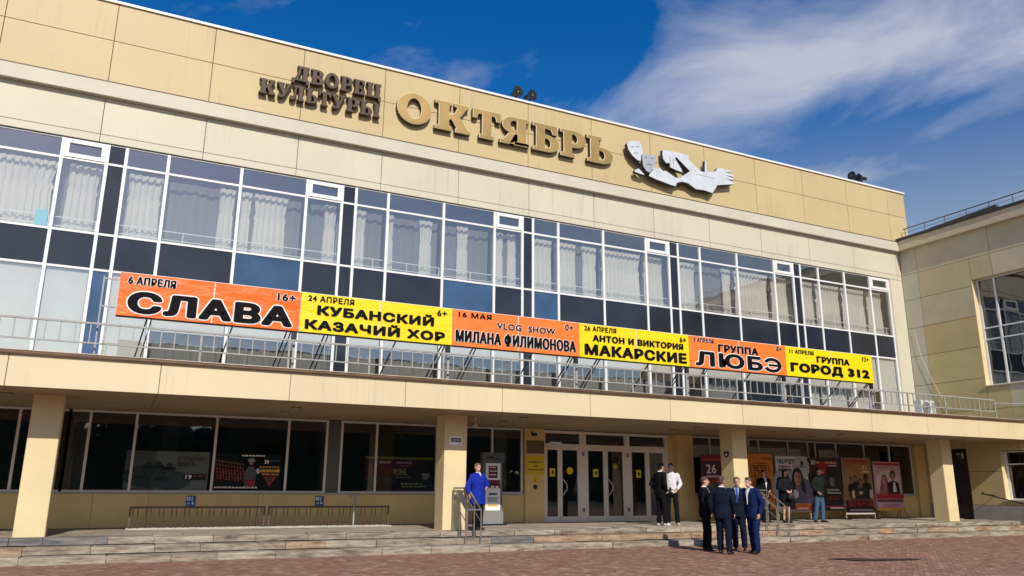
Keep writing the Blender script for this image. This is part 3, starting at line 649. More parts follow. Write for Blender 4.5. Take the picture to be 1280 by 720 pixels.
# ------------------------------------------------------------------ banners
orange = mat('banner_orange', srgb(250,106,8), .45, var=.06, vscale=1.5); orange2 = mat('banner_orange_pale', srgb(250,124,48), .45, var=.05, vscale=1.5)
yell = mat('banner_yellow', srgb(245,215,5), .45, var=.04, vscale=1.5)
for _m in (orange, orange2, yell):
    t_ = _m.node_tree; g_ = t_.nodes.new('ShaderNodeNewGeometry'); mp_ = t_.nodes.new('ShaderNodeMapping'); mp_.inputs['Scale'].default_value = (1.2, 1, 3.0); t_.links.new(g_.outputs['Position'], mp_.inputs[0])
    n_ = t_.nodes.new('ShaderNodeTexNoise'); n_.inputs['Scale'].default_value = 1.4; n_.inputs['Detail'].default_value = 3; t_.links.new(mp_.outputs[0], n_.inputs['Vector']); b_ = t_.nodes.new('ShaderNodeBump'); b_.inputs['Strength'].default_value = .8; b_.inputs['Distance'].default_value = .05
    t_.links.new(n_.outputs['Fac'], b_.inputs['Height']); t_.links.new(b_.outputs[0], t_.nodes['Principled BSDF'].inputs['Normal'])
ink = mat('print_ink', (.006,.005,.007), .7, spec=.12); paper = flat(245,240,235,.5); seam_m = flat(225,205,185)
BX = [-.32, 3.60, 7.52, 11.36, 15.23, 19.13, 23.14]
# (text, x0,x1,z0,z1 as fractions of the banner, bold)
BN = [
 ('orange banner reading СЛАВА, leftmost of the row above the canopy', orange, [('6 АПРЕЛЯ',.04,.29,.74,.93,.010,.010),('16+',.86,.97,.72,.91,.010,.010),('СЛАВА',.05,.96,.07,.59,.044,.028)]),
 ('yellow banner reading КУБАНСКИЙ КАЗАЧИЙ ХОР, second from the left in the row', yell, [('24 АПРЕЛЯ',.04,.33,.80,.95,.006,0),('6+',.89,.96,.76,.93,.006,0),('КУБАНСКИЙ',.10,.87,.46,.77,.020,0),('КАЗАЧИЙ ХОР',.03,.95,.08,.39,.020,0)]),
 ('orange banner reading VLOG SHOW МИЛАНА ФИЛИМОНОВА, third in the row', orange2, [('16 МАЯ',.04,.29,.80,.95,.006,0),('VLOG  SHOW',.33,.80,.57,.75,.008,.008),('0+',.88,.95,.74,.92,.007,.007),('МИЛАНА ФИЛИМОНОВА',.02,.97,.10,.46,.016,.012)]),
 ('yellow banner reading АНТОН И ВИКТОРИЯ МАКАРСКИЕ, fourth in the row', yell, [('26 АПРЕЛЯ',.04,.32,.80,.95,.006,0),('6+',.91,.97,.74,.92,.006,0),('АНТОН И ВИКТОРИЯ',.11,.94,.50,.70,.013,0),('МАКАРСКИЕ',.04,.97,.08,.41,.024,0)]),
 ('orange banner reading ГРУППА ЛЮБЭ, fifth in the row', orange2, [('5 АПРЕЛЯ',.04,.24,.82,.96,.005,.006),('8+',.90,.96,.80,.95,.005,.006),('ГРУППА',.28,.70,.58,.82,.018,.008),('ЛЮБ',.05,.74,.06,.54,.036,.026)]),
 ('yellow banner reading ГРУППА ГОРОД 312, rightmost of the row', yell, [('11 АПРЕЛЯ',.04,.31,.78,.92,.006,0),('12+',.88,.96,.76,.92,.006,0),('ГРУППА',.34,.72,.55,.77,.016,0),('ГОРОД 312',.04,.95,.10,.47,.032,0)])]
for i, (lab, m, txt) in enumerate(BN):
    x0, x1 = BX[i]+.008, BX[i+1]-.008; z0, z1 = 5.08, 6.04; y = 18.76
    t = thing('event_banner', ((x0+x1)/2, y, z0), lab, 'banner', 'event banners in a row above the canopy')
    xm = (x0+x1)/2
    for (a, b_) in ((x0,xm-.004),(xm+.004,x1)):
        panel('board', a, b_, y, y+.03, z0, z1, m, t, gap=0, bev=.004)
    s_ = MB(); s_.box(x0+.01, x1-.01, y+.031, y+.0345, z0+.02, z1-.05); s_.build('backing', mat('banner_backing', (.30,.30,.29), .7, var=.1), t)
    s_ = MB(); s_.box(xm-.014, xm+.014, y-.006, y-.0015, z0+.005, z1-.005); s_.build('seam', seam_m, t)
    s_ = MB(); s_.box(x0, x1, y+.035, y+.07, z0-.03, z0+.01); s_.box(x0, x1, y+.035, y+.07, z1-.04, z1-.005); s_.build('frame', black_m, t)
    w_, h_ = x1-x0, z1-z0; L = MB()
    for (tx, u0, u1, v0, v1, off, outl) in txt:
        a = (x0+u0*w_, x0+u1*w_, z0+v0*h_, z0+v1*h_)
        if outl: add_text(L, tx, *a, y-.002, 1, off+outl, ref=off)
        add_text(L, tx, *a, y-.0145, 0, off)
    if i == 4:          # the round letter Э, drawn as a thick open ring with a middle bar
        cx_, cz_, rx_, rz_ = x0+.845*w_, z0+.30*h_, .088*w_, .205*h_
        for (g_, yy_, mi_) in ((.026, y-.003, 1), (0, y-.020, 0)):
            ox, oz, ix, iz = rx_+.045+g_, rz_+.036+g_, rx_-.100-g_, rz_-.058-g_; n_ = 26; a0_ = 152+g_*280; vs_ = []
            for q in range(n_+1):
                a_ = R(-a0_+2*a0_*q/n_); vs_ += [(cx_+ox*math.cos(a_), yy_, cz_+oz*math.sin(a_)), (cx_+ix*math.cos(a_), yy_, cz_+iz*math.sin(a_))]
            L.add(vs_, [(2*q, 2*q+2, 2*q+3, 2*q+1) for q in range(n_)], mi_)
            L.add([(cx_-rx_*.45-g_, yy_-.0008, cz_-.034-g_), (cx_+rx_*.9, yy_-.0008, cz_-.034-g_), (cx_+rx_*.9, yy_-.0008, cz_+.030+g_), (cx_-rx_*.45-g_, yy_-.0008, cz_+.030+g_)], [(0,1,2,3)], mi_)
    L.build('lettering', [ink, paper], t)
    # struts propping the banner from behind
    for k, xx in enumerate((x0+.32*w_*.5, x0+.62*w_, x1-.25)):
        s_ = MB(); s_.bar((xx,y+.07,z0-.01),(xx-.18,19.75,4.12),.03,.03)
        if k != 1: s_.bar((xx+.09,y+.07,z0-.01),(xx-.06,19.75,4.12),.025,.025)
        s_.build('strut', black_m, t)
    s_ = MB(); s_.box(x1-.10, x1-.04, y+.04, y+.09, 4.12, z0); s_.build('post', rail_grey, t)
    s_ = MB(); s_.box(x1-.14, x1-.02, y+.035, y+.10, z0-.20, z0-.032); s_.build('clamp', black_m, t)
b = MB(); b.box(-.62,-.34,18.80,18.84,5.86,5.89); b.box(-.62,-.34,18.80,18.84,5.24,5.27); b.box(-.64,-.61,18.795,18.845,4.13,5.92); tag(b.build('banner_end_post', rail_grey), 'grey upright post beside the left end of the СЛАВА banner', 'post')

# ------------------------------------------------------------------ sign lettering (slab serif outlines drawn here)
def arc(cx, cy, rx, ry, a0, a1, n=12): return [(cx+rx*math.cos(R(a0+(a1-a0)*i/n)), cy+ry*math.sin(R(a0+(a1-a0)*i/n))) for i in range(n+1)]
def bowl(h=.62, cx=.45, rx=.37): return arc(cx, h/2, rx, h/2, -90, 90)
GL = {
'О': ([arc(.46,.5,.46,.53,0,345,23)], [arc(.46,.5,.19,.34,0,345,23)]),
'К': ([[(0,0),(.48,0),(.48,.13),(.40,.15),(.40,.40),(.47,.40),(.60,.15),(.57,.13),(.57,0),(1,0),(1,.13),(.92,.15),(.70,.54),(.80,.70),(.86,.83),(.94,.87),(.94,1),(.54,1),(.54,.88),(.62,.85),(.55,.66),(.47,.58),(.40,.57),(.40,.86),(.48,.88),(.48,1),(0,1),(0,.88),(.1,.86),(.1,.14),(0,.13)]], []),
'Т': ([[(.20,0),(.66,0),(.66,.13),(.57,.15),(.57,.84),(.68,.82),(.72,.66),(.86,.66),(.86,1),(0,1),(0,.66),(.13,.66),(.17,.82),(.28,.84),(.28,.15),(.20,.13)]], []),
'Я': ([[(.42,0),(.88,0),(.88,.13),(.79,.15),(.79,.85),(.88,.87),(.88,1)] + arc(.38,.70,.32,.30,90,270) [0:] + [(.26,.40),(.10,.15),(0,.13),(0,0),(.29,0),(.46,.38),(.50,.38),(.50,.15),(.42,.13)]], [[(.50,.54),(.50,.86)] + arc(.41,.70,.10,.16,90,270,8)]),
'Б': ([[(0,0)] + bowl() + [(.38,.62),(.38,.84),(.56,.82),(.62,.66),(.76,.66),(.76,1),(0,1),(0,.87),(.1,.85),(.1,.15),(0,.13)]], [[(.38,.14)] + arc(.43,.31,.12,.17,-90,90,8) + [(.38,.48)]]),
'Р': ([[(0,0),(.47,0),(.47,.13),(.38,.15),(.38,.37)] + arc(.48,.685,.35,.315,-90,90) + [(0,1),(0,.87),(.1,.85),(.1,.15),(0,.13)]], [[(.38,.52)] + arc(.43,.69,.12,.17,-90,90,8) + [(.38,.86)]]),
'Ь': ([[(0,0)] + bowl() + [(.38,.62),(.38,.85),(.47,.87),(.47,1),(0,1),(0,.87),(.1,.85),(.1,.15),(0,.13)]], [[(.38,.14)] + arc(.43,.31,.12,.17,-90,90,8) + [(.38,.48)]]),
'Д': ([[(0,-.2),(.14,-.2),(.18,0),(.76,0),(.80,-.2),(.94,-.2),(.94,.15),(.85,.15),(.85,.86),(.93,.88),(.93,1),(.27,1),(.27,.88),(.35,.85),(.27,.45),(.15,.15),(0,.15)]], [[(.33,.15),(.57,.15),(.57,.83),(.48,.83),(.44,.45)]]),
'В': ([[(0,0)] + arc(.45,.28,.37,.28,-90,65,8) + [(.60,.55)] + arc(.42,.77,.35,.23,-50,90,8) + [(0,1),(0,.87),(.1,.85),(.1,.15),(0,.13)]], [[(.38,.14)] + arc(.42,.27,.12,.13,-90,90,6) + [(.38,.40)], [(.38,.60)] + arc(.41,.73,.10,.13,-90,90,6) + [(.38,.86)]]),
'Е': ([[(0,0),(.78,0),(.78,.34),(.65,.34),(.60,.17),(.38,.15),(.38,.43),(.46,.42),(.48,.34),(.58,.34),(.58,.66),(.48,.66),(.46,.58),(.38,.57),(.38,.85),(.56,.83),(.60,.68),(.74,.68),(.74,1),(0,1),(0,.87),(.1,.85),(.1,.15),(0,.13)]], []),
'Ц': ([[(0,0),(.80,0),(.83,-.22),(.98,-.22),(.98,.15),(.90,.15),(.90,.85),(.98,.87),(.98,1),(.54,1),(.54,.87),(.62,.85),(.62,.15),(.38,.15),(.38,.85),(.46,.87),(.46,1),(0,1),(0,.87),(.1,.85),(.1,.15),(0,.13)]], []),
'У': ([[(.14,-.02),(.40,0),(.54,.12),(.64,.34),(.84,.85),(.92,.87),(.92,1),(.54,1),(.54,.87),(.63,.85),(.53,.54),(.37,.85),(.46,.87),(.46,1),(0,1),(0,.87),(.07,.85),(.38,.24),(.30,.14),(.25,.24),(.12,.24),(.08,.10)]], []),
'Л': ([[(.46,0),(.92,0),(.92,.13),(.84,.15),(.84,.85),(.92,.87),(.92,1),(.2,1),(.2,.87),(.28,.85),(.24,.36),(.19,.2),(.15,.27),(.02,.25),(0,.07),(.12,-.02),(.30,.02),(.38,.2),(.43,.84),(.54,.84),(.54,.15),(.46,.13)]], []),
'Ы': ([[(0,0)] + bowl() + [(.38,.62),(.38,.85),(.47,.87),(.47,1),(0,1),(0,.87),(.1,.85),(.1,.15),(0,.13)], [(.90,0),(1.32,0),(1.32,.13),(1.25,.15),(1.25,.85),(1.32,.87),(1.32,1),(.90,1),(.90,.87),(.97,.85),(.97,.15),(.90,.13)]], [[(.38,.14)] + arc(.43,.31,.12,.17,-90,90,8) + [(.38,.48)]]),
}
def shape_mesh(name, loops, x0, z0, sx, sz, yface, depth, bevel, mats):
    """filled outline in the XZ plane; the face looks towards -Y; returns mesh placed with origin (x0, yface, z0)"""
    cu = bpy.data.curves.new(name, 'CURVE'); cu.dimensions = '2D'; cu.fill_mode = 'BOTH'
    for lp in loops:
        sp = cu.splines.new('POLY'); sp.points.add(len(lp)-1); sp.use_cyclic_u = True
        for p_, (a, b_) in zip(sp.points, lp): p_.co = (a*sx, b_*sz, 0, 1)
    cu.extrude = depth/2; cu.bevel_depth = bevel; cu.bevel_resolution = 0; cu.offset = -bevel
    o = bpy.data.objects.new(name, cu); COL.objects.link(o); bpy.context.view_layer.update(); me = eval_mesh(o); bpy.data.objects.remove(o)
    me.transform(Matrix.Rotation(R(90), 4, 'X')); me.update(); me.materials.clear()
    for m in mats: me.materials.append(m)
    ymin = min(v.co.y for v in me.vertices)
    for p_ in me.polygons:
        n = p_.normal; p_.use_smooth = False
        if n.y < -.97: p_.material_index = 0
        elif n.y < -.2: p_.material_index = 1
        else: p_.material_index = 2
    return me
def sign(label, letters, z0, h, yface, depth, mats, bevel, name):
    xa = letters[0][1]; t = thing(name, (xa, yface, z0), label, 'sign')
    for ch, a, b_ in letters:
        outs, ins = GL[ch]; w_ = max(p_[0] for lp in outs for p_ in lp)
        me = shape_mesh('letter', outs+ins, a, z0, (b_-a)/w_, h, yface, depth, bevel, mats)
        place('letter', me, (a, yface+depth/2, z0), t)
    return t
YF = 22.93
sign('large gold letters ОКТЯБРЬ mounted on the parapet', [('О',7.03,8.23),('К',8.36,9.66),('Т',9.74,10.82),('Я',10.78,11.93),('Б',12.07,13.15),('Р',13.20,14.29),('Ь',14.33,15.47)], 13.17, 1.07, YF, .13, [gold_m, gold_rim, side_brown], .022, 'gold_letter_sign')
t_ = 'small dark brown letters %s mounted on the parapet left of the gold word'
sign('small dark brown letters ДВОРЕЦ, the upper word left of the gold letters', [('Д',3.62,4.15),('В',4.19,4.61),('О',4.64,5.09),('Р',5.14,5.53),('Е',5.56,5.94),('Ц',5.98,6.47)], 13.77, .52, YF, .13, [brown_letter, brown_letter, side_brown], .01, 'brown_letter_sign')
sign('small dark brown letters КУЛЬТУРЫ, the lower and longer word left of the gold letters', [('К',2.68,3.17),('У',3.20,3.63),('Л',3.60,4.04),('Ь',4.08,4.46),('Т',4.47,4.87),('У',4.88,5.32),('Р',5.36,5.77),('Ы',5.80,6.47)], 13.10, .50, YF, .13, [brown_letter, brown_letter, side_brown], .01, 'brown_letter_sign')

# emblem
em = thing('theatre_emblem', (18.5, 22.8, 12.9), 'white relief of two masks and an open hand on the parapet', 'sculpture')
body = [(17.68,14.24),(17.99,14.27),(18.43,14.27),(18.77,14.27),(18.97,14.28),(18.92,14.11),(19.19,13.91),(19.52,13.70),(19.71,13.70),(19.75,14.20),(19.82,14.20),(19.82,13.73),(20.26,13.84),(20.38,14.01),(20.71,14.04),(20.72,13.98),(20.78,14.03),(21.07,14.02),(21.08,13.93),(20.75,13.91),(21.10,13.88),(21.18,13.84),(21.16,13.76),(20.78,13.77),(21.18,13.70),(21.19,13.62),(20.78,13.63),(21.18,13.55),(21.15,13.45),(20.3,13.25),(20.24,13.13),(20.04,12.87),(19.62,12.92),(19.22,12.89),(19.03,12.98),(18.84,13.07),(18.55,13.08),(18.31,12.99),(18.23,12.83),(17.97,12.85),(17.31,12.95),(16.99,13.03),(17.12,13.35),(17.22,13.44),(17.40,13.40),(17.52,13.47),(17.66,13.36),(17.8,13.39),(18.27,13.19),(18.47,13.23),(18.97,13.60),(18.33,14.06),(18.27,14.0),(18.55,13.62),(18.6,13.47),(18.29,13.51),(18.0,13.58),(17.99,13.74),(17.82,13.71),(17.69,13.87),(17.67,14.05)]
m1 = [(16.01,14.14),(16.10,14.25),(16.22,14.29),(16.33,14.32),(16.45,14.34),(16.61,14.38),(16.69,14.16),(16.74,13.9),(16.68,13.80),(16.62,13.55),(16.49,13.55),(16.24,13.7),(16.07,13.91)]
m2 = [(16.63,13.78),(16.84,13.88),(17.0,13.86),(17.1,13.89),(17.26,13.89),(17.28,13.66),(17.15,13.35),(16.95,13.11),(16.79,13.16),(16.66,13.34)]
tip = [(16.36,13.16),(16.54,13.25),(16.68,13.14),(16.81,13.04),(16.65,13.03),(16.36,13.07)]
silver = mat('silver_mask', (.50,.51,.53), .35, metal=.3, var=.1); wdark = mat('emblem_side', (.04,.04,.045), .6)
def relief(nm, pts, yf, dp, m):
    me = shape_mesh(nm, [[(a-18.5, b_-12.9) for a, b_ in pts]], 0, 0, 1, 1, 0, dp, .008, [m, m, wdark]); return place(nm, me, (18.5, yf+dp/2, 12.9), em)
relief('hand', body, 22.80, .16, white_metal); relief('mask', m1, 22.78, .16, white_metal); relief('mask', m2, 22.70, .14, silver); relief('finger_tip', tip, 22.81, .15, white_metal)
# eyes and mouths of the masks as raised strips
b = MB()
for (xa,za,xb,zb) in ((16.18,14.05,16.32,14.07),(16.42,14.10,16.56,14.13),(16.30,13.82,16.52,13.86)): b.bar((xa,22.765,za),(xb,22.765,zb),.022,.02)
b.build('mask_features', silver, em)
b = MB()
for (xa,za,xb,zb) in ((16.74,13.70,16.86,13.72),(17.02,13.72,17.14,13.74),(16.80,13.40,16.88,13.46),(16.88,13.46,17.0,13.46),(17.0,13.46,17.06,13.40)): b.bar((xa,22.685,za),(xb,22.685,zb),.022,.02)
b.build('mask_features', mat('mask_grey', (.28,.28,.3), .5), em)
for q in ((19.25,20.2,13.52,13.535),(18.0,18.03,13.62,14.05),(18.16,18.19,13.60,13.98)): b = MB(); b.box(q[0],q[1],22.786,22.792,q[2],q[3]); b.build('fold_line', mat('mask_grey2', (.35,.35,.38), .5), em)
for (x, z) in ((16.4,13.9),(17.0,13.5),(18.1,14.1),(18.6,13.0),(19.4,13.3),(20.0,13.4),(20.8,13.6)): b = MB(); b.cyl((x,22.95,z),(x,23.13,z),.02,6); b.build('fixing_rod', wdark, em)

# ------------------------------------------------------------------ loudspeakers on the parapet
def horn(x, face, label, group):
    t = thing('horn_loudspeaker', (x, 23.2, 15.075), label, 'loudspeaker', group); f_ = Vector(face).normalized(); c0 = Vector((x, 23.2, 15.36))
    b = MB(); b.cyl(c0 - f_*.05, c0 + f_*.16, .09, 16, r2=.20); b.cyl(c0+f_*.161, c0+f_*.175, .205, 16); b.build('horn', black_m, t)
    b = MB(); b.cyl(c0+f_*.10, c0+f_*.185, .03, 10, r2=.02); b.build('phase_plug', flat(190,170,120), t)
    b = MB(); b.cyl(c0 - f_*.24, c0 - f_*.05, .075, 12, r2=.09); b.build('driver', black_m, t)
    b = MB(); b.bar((x,23.2,15.076),(x,23.2,15.30),.05,.05); b.box(x-.08,x+.08,23.12,23.28,15.076,15.095); b.build('bracket', black_m, t)
horn(11.52, (.1,-1,-.15), 'black horn loudspeaker on the parapet above the letter Я, left of its pair', 'loudspeakers on the parapet')
horn(12.08, (.25,-1,-.1), 'black horn loudspeaker on the parapet above the gold letters, right of its pair', 'loudspeakers on the parapet')
horn(28.72, (-1,-.1,0), 'black horn loudspeaker near the right end of the parapet, left of its pair', 'loudspeakers on the parapet')
horn(29.20, (-1,.25,.05), 'black horn loudspeaker near the right end of the parapet, right of its pair', 'loudspeakers on the parapet')

# ------------------------------------------------------------------ small wall fittings
def camera_unit(x, y, z, label):
    t = thing('security_camera', (x, y, z), label, 'camera'); b = MB(); b.cyl((x,y+.12,z+.1),(x,y,z),.02,8); b.build('bracket', black_m, t)
    b = MB(); b.box(x-.05,x+.05,y-.2,y+.02,z-.05,z+.04); b.build('housing', black_m, t)
camera_unit(12.12, 23.0, 3.2, 'small black security camera above the pilaster left of the doors')
t = thing('dome_camera', (8.85, 20.2, 3.25), 'pale round camera hanging from the soffit beside the second column', 'camera')
b = MB(); b.cyl((8.85,20.2,3.27),(8.85,20.2,3.40),.025,8); b.build('stem', cap_white, t); b = MB(); b.ell((8.85,20.2,3.2),(.08,.08,.08),12,8); b.build('dome', mat('dome_pale', (.5,.45,.36), .4), t)
# column number plate, round emblem plate
t = thing('address_plate', (8.14, 19.84, 2.6), 'white address plate with a blurred dark line on the second column', 'sign')
b = MB(); b.box(7.96,8.31,19.832,19.848,2.60,2.83); b.build('plate', paper, t); b = MB(); b.box(7.985,8.285,19.828,19.831,2.69,2.79); b.build('dark_band', flat(40,50,55), t)
b = MB()
for k in range(5): b.box(8.0+.055*k, 8.035+.055*k, 19.825,19.827,2.715,2.765)
b.box(8.2,8.26,19.828,19.831,2.63,2.66); b.build('marks', flat(190,195,190), t)
t = thing('round_plate', (17.65, 20.12, 2.5), 'small black and white round plate on the side of the third column', 'sign')
b = MB(); b.cyl((17.655,20.15,2.62),(17.64,20.15,2.62),.12,16); b.build('disc', flat(70,45,35), t)
b = MB(); b.box(17.634,17.638,20.05,20.25,2.70,2.73); b.cyl((17.6385,20.15,2.60),(17.636,20.15,2.60),.05,10); b.bar((17.636,20.09,2.52),(17.636,20.05,2.46),.02,.006); b.bar((17.636,20.21,2.52),(17.636,20.25,2.46),.02,.006); b.build('emblem', flat(225,220,210), t)
def blue_sign(x0, lab):
    t = thing('blue_sign', (x0+.12, 23.27, .93), lab, 'sign'); b = MB(); b.box(x0, x0+.24, 23.262, 23.276, .93, 1.25); b.build('plate', flat(25,85,140), t)
    b = MB(); w_ = 23.259; b.box(x0+.02,x0+.11,w_,w_+.002,1.13,1.22); b.box(x0+.14,x0+.16,w_,w_+.002,1.10,1.23); b.bar((x0+.04,w_,1.03),(x0+.07,w_,1.08),.02,.002); b.bar((x0+.07,w_,1.08),(x0+.10,w_,1.03),.02,.002)
    b.cyl((x0+.17,w_+.002,1.055),(x0+.17,w_,1.055),.03,10); b.cyl((x0+.08,w_+.002,.98),(x0+.08,w_,.98),.012,8); b.box(x0+.02,x0+.22,w_,w_+.002,.945,.957); b.build('pictogram', flat(225,232,238), t)
    b = MB(); b.box(x0+.045,x0+.085,23.257,23.2585,1.16,1.19); b.build('pictogram_detail', flat(25,85,140), t)
blue_sign(1.86, 'blue and white pictogram sign on the wall above the left bicycle rack')
blue_sign(5.28, 'blue and white pictogram sign on the wall above the right bicycle rack')
t = thing('accessibility_sign', (12.3, 23.19, 1.93), 'large yellow sign with three lines of dark writing left of the doors', 'sign')
b = MB(); b.box(11.98,12.64,23.183,23.199,1.93,2.52); b.build('plate', flat(215,185,20), t)
b = MB(); rnd = random.Random(4)
for z, xa, xb in ((2.33,12.05,12.60),(2.21,12.26,12.38),(2.09,12.03,12.60)):
    x = xa
    while x < xb: L = rnd.uniform(.025,.05); b.box(x, x+L, 23.179, 23.182, z-rnd.uniform(.012,.022), z+rnd.uniform(.012,.024)); x += L+.012
b.build('writing', flat(45,38,15), t)
t = thing('yellow_pictogram', (12.3, 23.19, 1.62), 'small yellow pictogram sticker above a round plate left of the doors', 'sign')
b = MB(); b.box(12.2,12.42,23.19,23.199,1.66,1.88); b.build('plate', flat(225,195,30), t)
b = MB(); b.cyl((12.30,23.189,1.83),(12.30,23.187,1.83),.018,8); b.bar((12.30,23.188,1.81),(12.29,23.188,1.74),.018,.002); b.bar((12.29,23.188,1.74),(12.36,23.188,1.72),.018,.002); b.build('figure', ink, t)
b = MB(); b.cyl((12.31,23.199,1.55),(12.31,23.19,1.55),.075,16); b.build('button_plate', flat(45,25,18), t)
b = MB(); b.box(11.99,12.64,23.185,23.199,2.60,3.02); b2 = tag(b.build('bronze_plaque', mat('bronze', (.16,.10,.045), .5, var=.3, vscale=14)), 'dark bronze plaque above the yellow sign left of the doors', 'plaque')

# ------------------------------------------------------------------ kiosk stand
t = thing('info_stand', (10.4, 22.4, .44), 'tall white information stand with printed sheets in front of the window', 'stand')
b = MB(); b.box(10.02,10.82,22.2,22.7,.44,.49); b.build('foot', black_m, t)
b = MB(); b.box(10.08,10.76,22.34,22.55,.49,.86); b.build('base', mat('stand_grey', (.24,.23,.225), .5), t)
b = MB(); b.box(10.08,10.74,22.38,22.55,.861,2.27); b.build('body', mat('stand_dark', (.14,.14,.14), .5), t)
b = MB(); b.box(10.06,10.80,22.36,22.56,2.272,2.58); b.build('header', mat('stand_header', (.09,.09,.095), .4), t)
b = MB(); b.box(10.2,10.62,22.355,22.358,2.40,2.43); b.bar((10.2,22.356,2.42),(10.42,22.356,2.47),.03,.004); b.build('header_print', flat(25,25,28), t)
b = MB(); b.box(10.17,10.66,22.355,22.378,.87,2.26); b.build('poster_panel', flat(238,236,232), t)
b = MB(); y = 22.352; b.box(10.26,10.56,y,y+.002,1.82,2.18,0); b.box(10.18,10.65,y,y+.002,1.52,1.76,1); b.box(10.18,10.65,y,y+.002,1.62,1.645,2); b.box(10.28,10.55,y,y+.002,1.32,1.38,3)
for k in range(6): b.box(10.28+.01*(k%2),10.54-.02*(k%3),y-.0015,y-.0005,1.85+.055*k,1.875+.055*k,2 if k%2 else 4)
for k in range(3): b.box(10.2+.15*k,10.3+.15*k,y-.0015,y-.0005,1.53,1.59,2)
for k in range(5): b.box(10.24,10.60-.05*(k%2),y,y+.002,1.24-.03*k,1.255-.03*k,3)
b.box(10.24,10.58,y,y+.002,.99,1.04,5)
b.build('printed_sheets', [flat(35,20,25), flat(115,18,50), flat(235,228,228), flat(90,80,110), flat(160,40,60), flat(235,175,60)], t)

for o_ in [t] + list(t.children): pass
t.location = (t.location[0]*.98, 21.95, .44)
t.scale = (.98, 1, .98)
# ------------------------------------------------------------------ bicycle racks
def rack(x0, x1, lab):
    t = thing('bicycle_rack', ((x0+x1)/2, 22.3, .44), lab, 'bicycle rack', 'bicycle racks by the wall')
    b = MB(); b.box(x0,x1,22.28,22.33,.95,1.0); b.build('top_rail', rack_brown, t)
    for y in (22.15,22.48):
        b = MB(); b.box(x0-.03,x1+.03,y-.02,y+.02,.445,.48); b.build('bottom_rail', mat('rack_light', (.5,.46,.40), .5, var=.2), t)
    for x in (x0+.022, x1-.022):
        b = MB(); b.box(x-.022,x+.022,22.285,22.325,.481,.949); b.build('end_post', rack_brown, t)
    n = 11; b = MB(); b.cyl((0,0,0),(0,0,.468),.011,6); o_ = b.build('bar', rack_brown, t, at=(0,0,0)); me = o_.data; bpy.data.objects.remove(o_)
    for k in range(n):
        xc = x0 + (x1-x0)*(k+.5)/n
        for s_ in (-.055,.055): place('bar', me, (xc+s_, 22.305, .481), t)
rack(.50, 3.76, 'brown metal bicycle rack, the left one of two by the wall')
rack(3.84, 7.16, 'brown metal bicycle rack, the right one of two by the wall')
t = thing('ashtray_stand', (6.12, 22.2, .44), 'slim metal stand with a flat top behind the right bicycle rack', 'ashtray')
b = MB(); b.cyl((6.12,22.2,.44),(6.12,22.2,.47),.12,14); b.build('foot', rail_grey, t); b = MB(); b.cyl((6.12,22.2,.47),(6.12,22.2,1.24),.025,10); b.build('pole', rail_grey, t)
b = MB(); b.box(5.99,6.25,22.12,22.28,1.24,1.29); b.cyl((6.12,22.2,1.291),(6.12,22.2,1.32),.07,12); b.build('tray', rail_grey, t)

# ------------------------------------------------------------------ stair handrails
def handrail(xa, xb, lab):
    t = thing('stair_handrail', ((xa+xb)/2, 19.2, .1), lab, 'handrail', 'steel handrails on the steps')
    P0, P1 = (19.72, 1.50), (18.86, .97)
    for x in (xa, xb):
        b = MB(); b.cyl((x,P0[0],P0[1]),(x,P1[0],P1[1]),.024,8); b.build('rail', steel, t)
        b = MB(); b.cyl((x,P0[0],P0[1]-.30),(x,P1[0],P1[1]-.30),.012,8); b.build('lower_rail', steel, t)
        for (y, zt, zb) in ((P0[0],P0[1],.44),((P0[0]+P1[0])/2,(P0[1]+P1[1])/2,.29),(P1[0],P1[1],.14)):
            b = MB(); b.cyl((x,y,zb),(x,y,zt-.02),.019,8); b.cyl((x,y,zb),(x,y,zb+.012),.045,10); b.build('post', steel, t)
    b = MB(); b.add([(xa+.03,P0[0]-.03,P0[1]-.05),(xa+.20,P0[0]-.03,P0[1]-.05),(xa+.16,P1[0]+.03,P1[1]-.03),(xa+.03,P1[0]+.03,P1[1]-.03)], [(0,1,2,3)]); b.build('infill_plate', mat('rail_plate', (.07,.065,.055), .5), t)
    for (y, z) in (P0, P1):
        b = MB(); b.cyl((xa,y,z),(xb,y,z),.0235,8); b.build('cross_rail', steel, t)
handrail(8.06, 8.47, 'stainless steel stair handrail by the second column, beside the woman in blue')
handrail(18.36, 18.83, 'stainless steel stair handrail behind the group of men in suits')

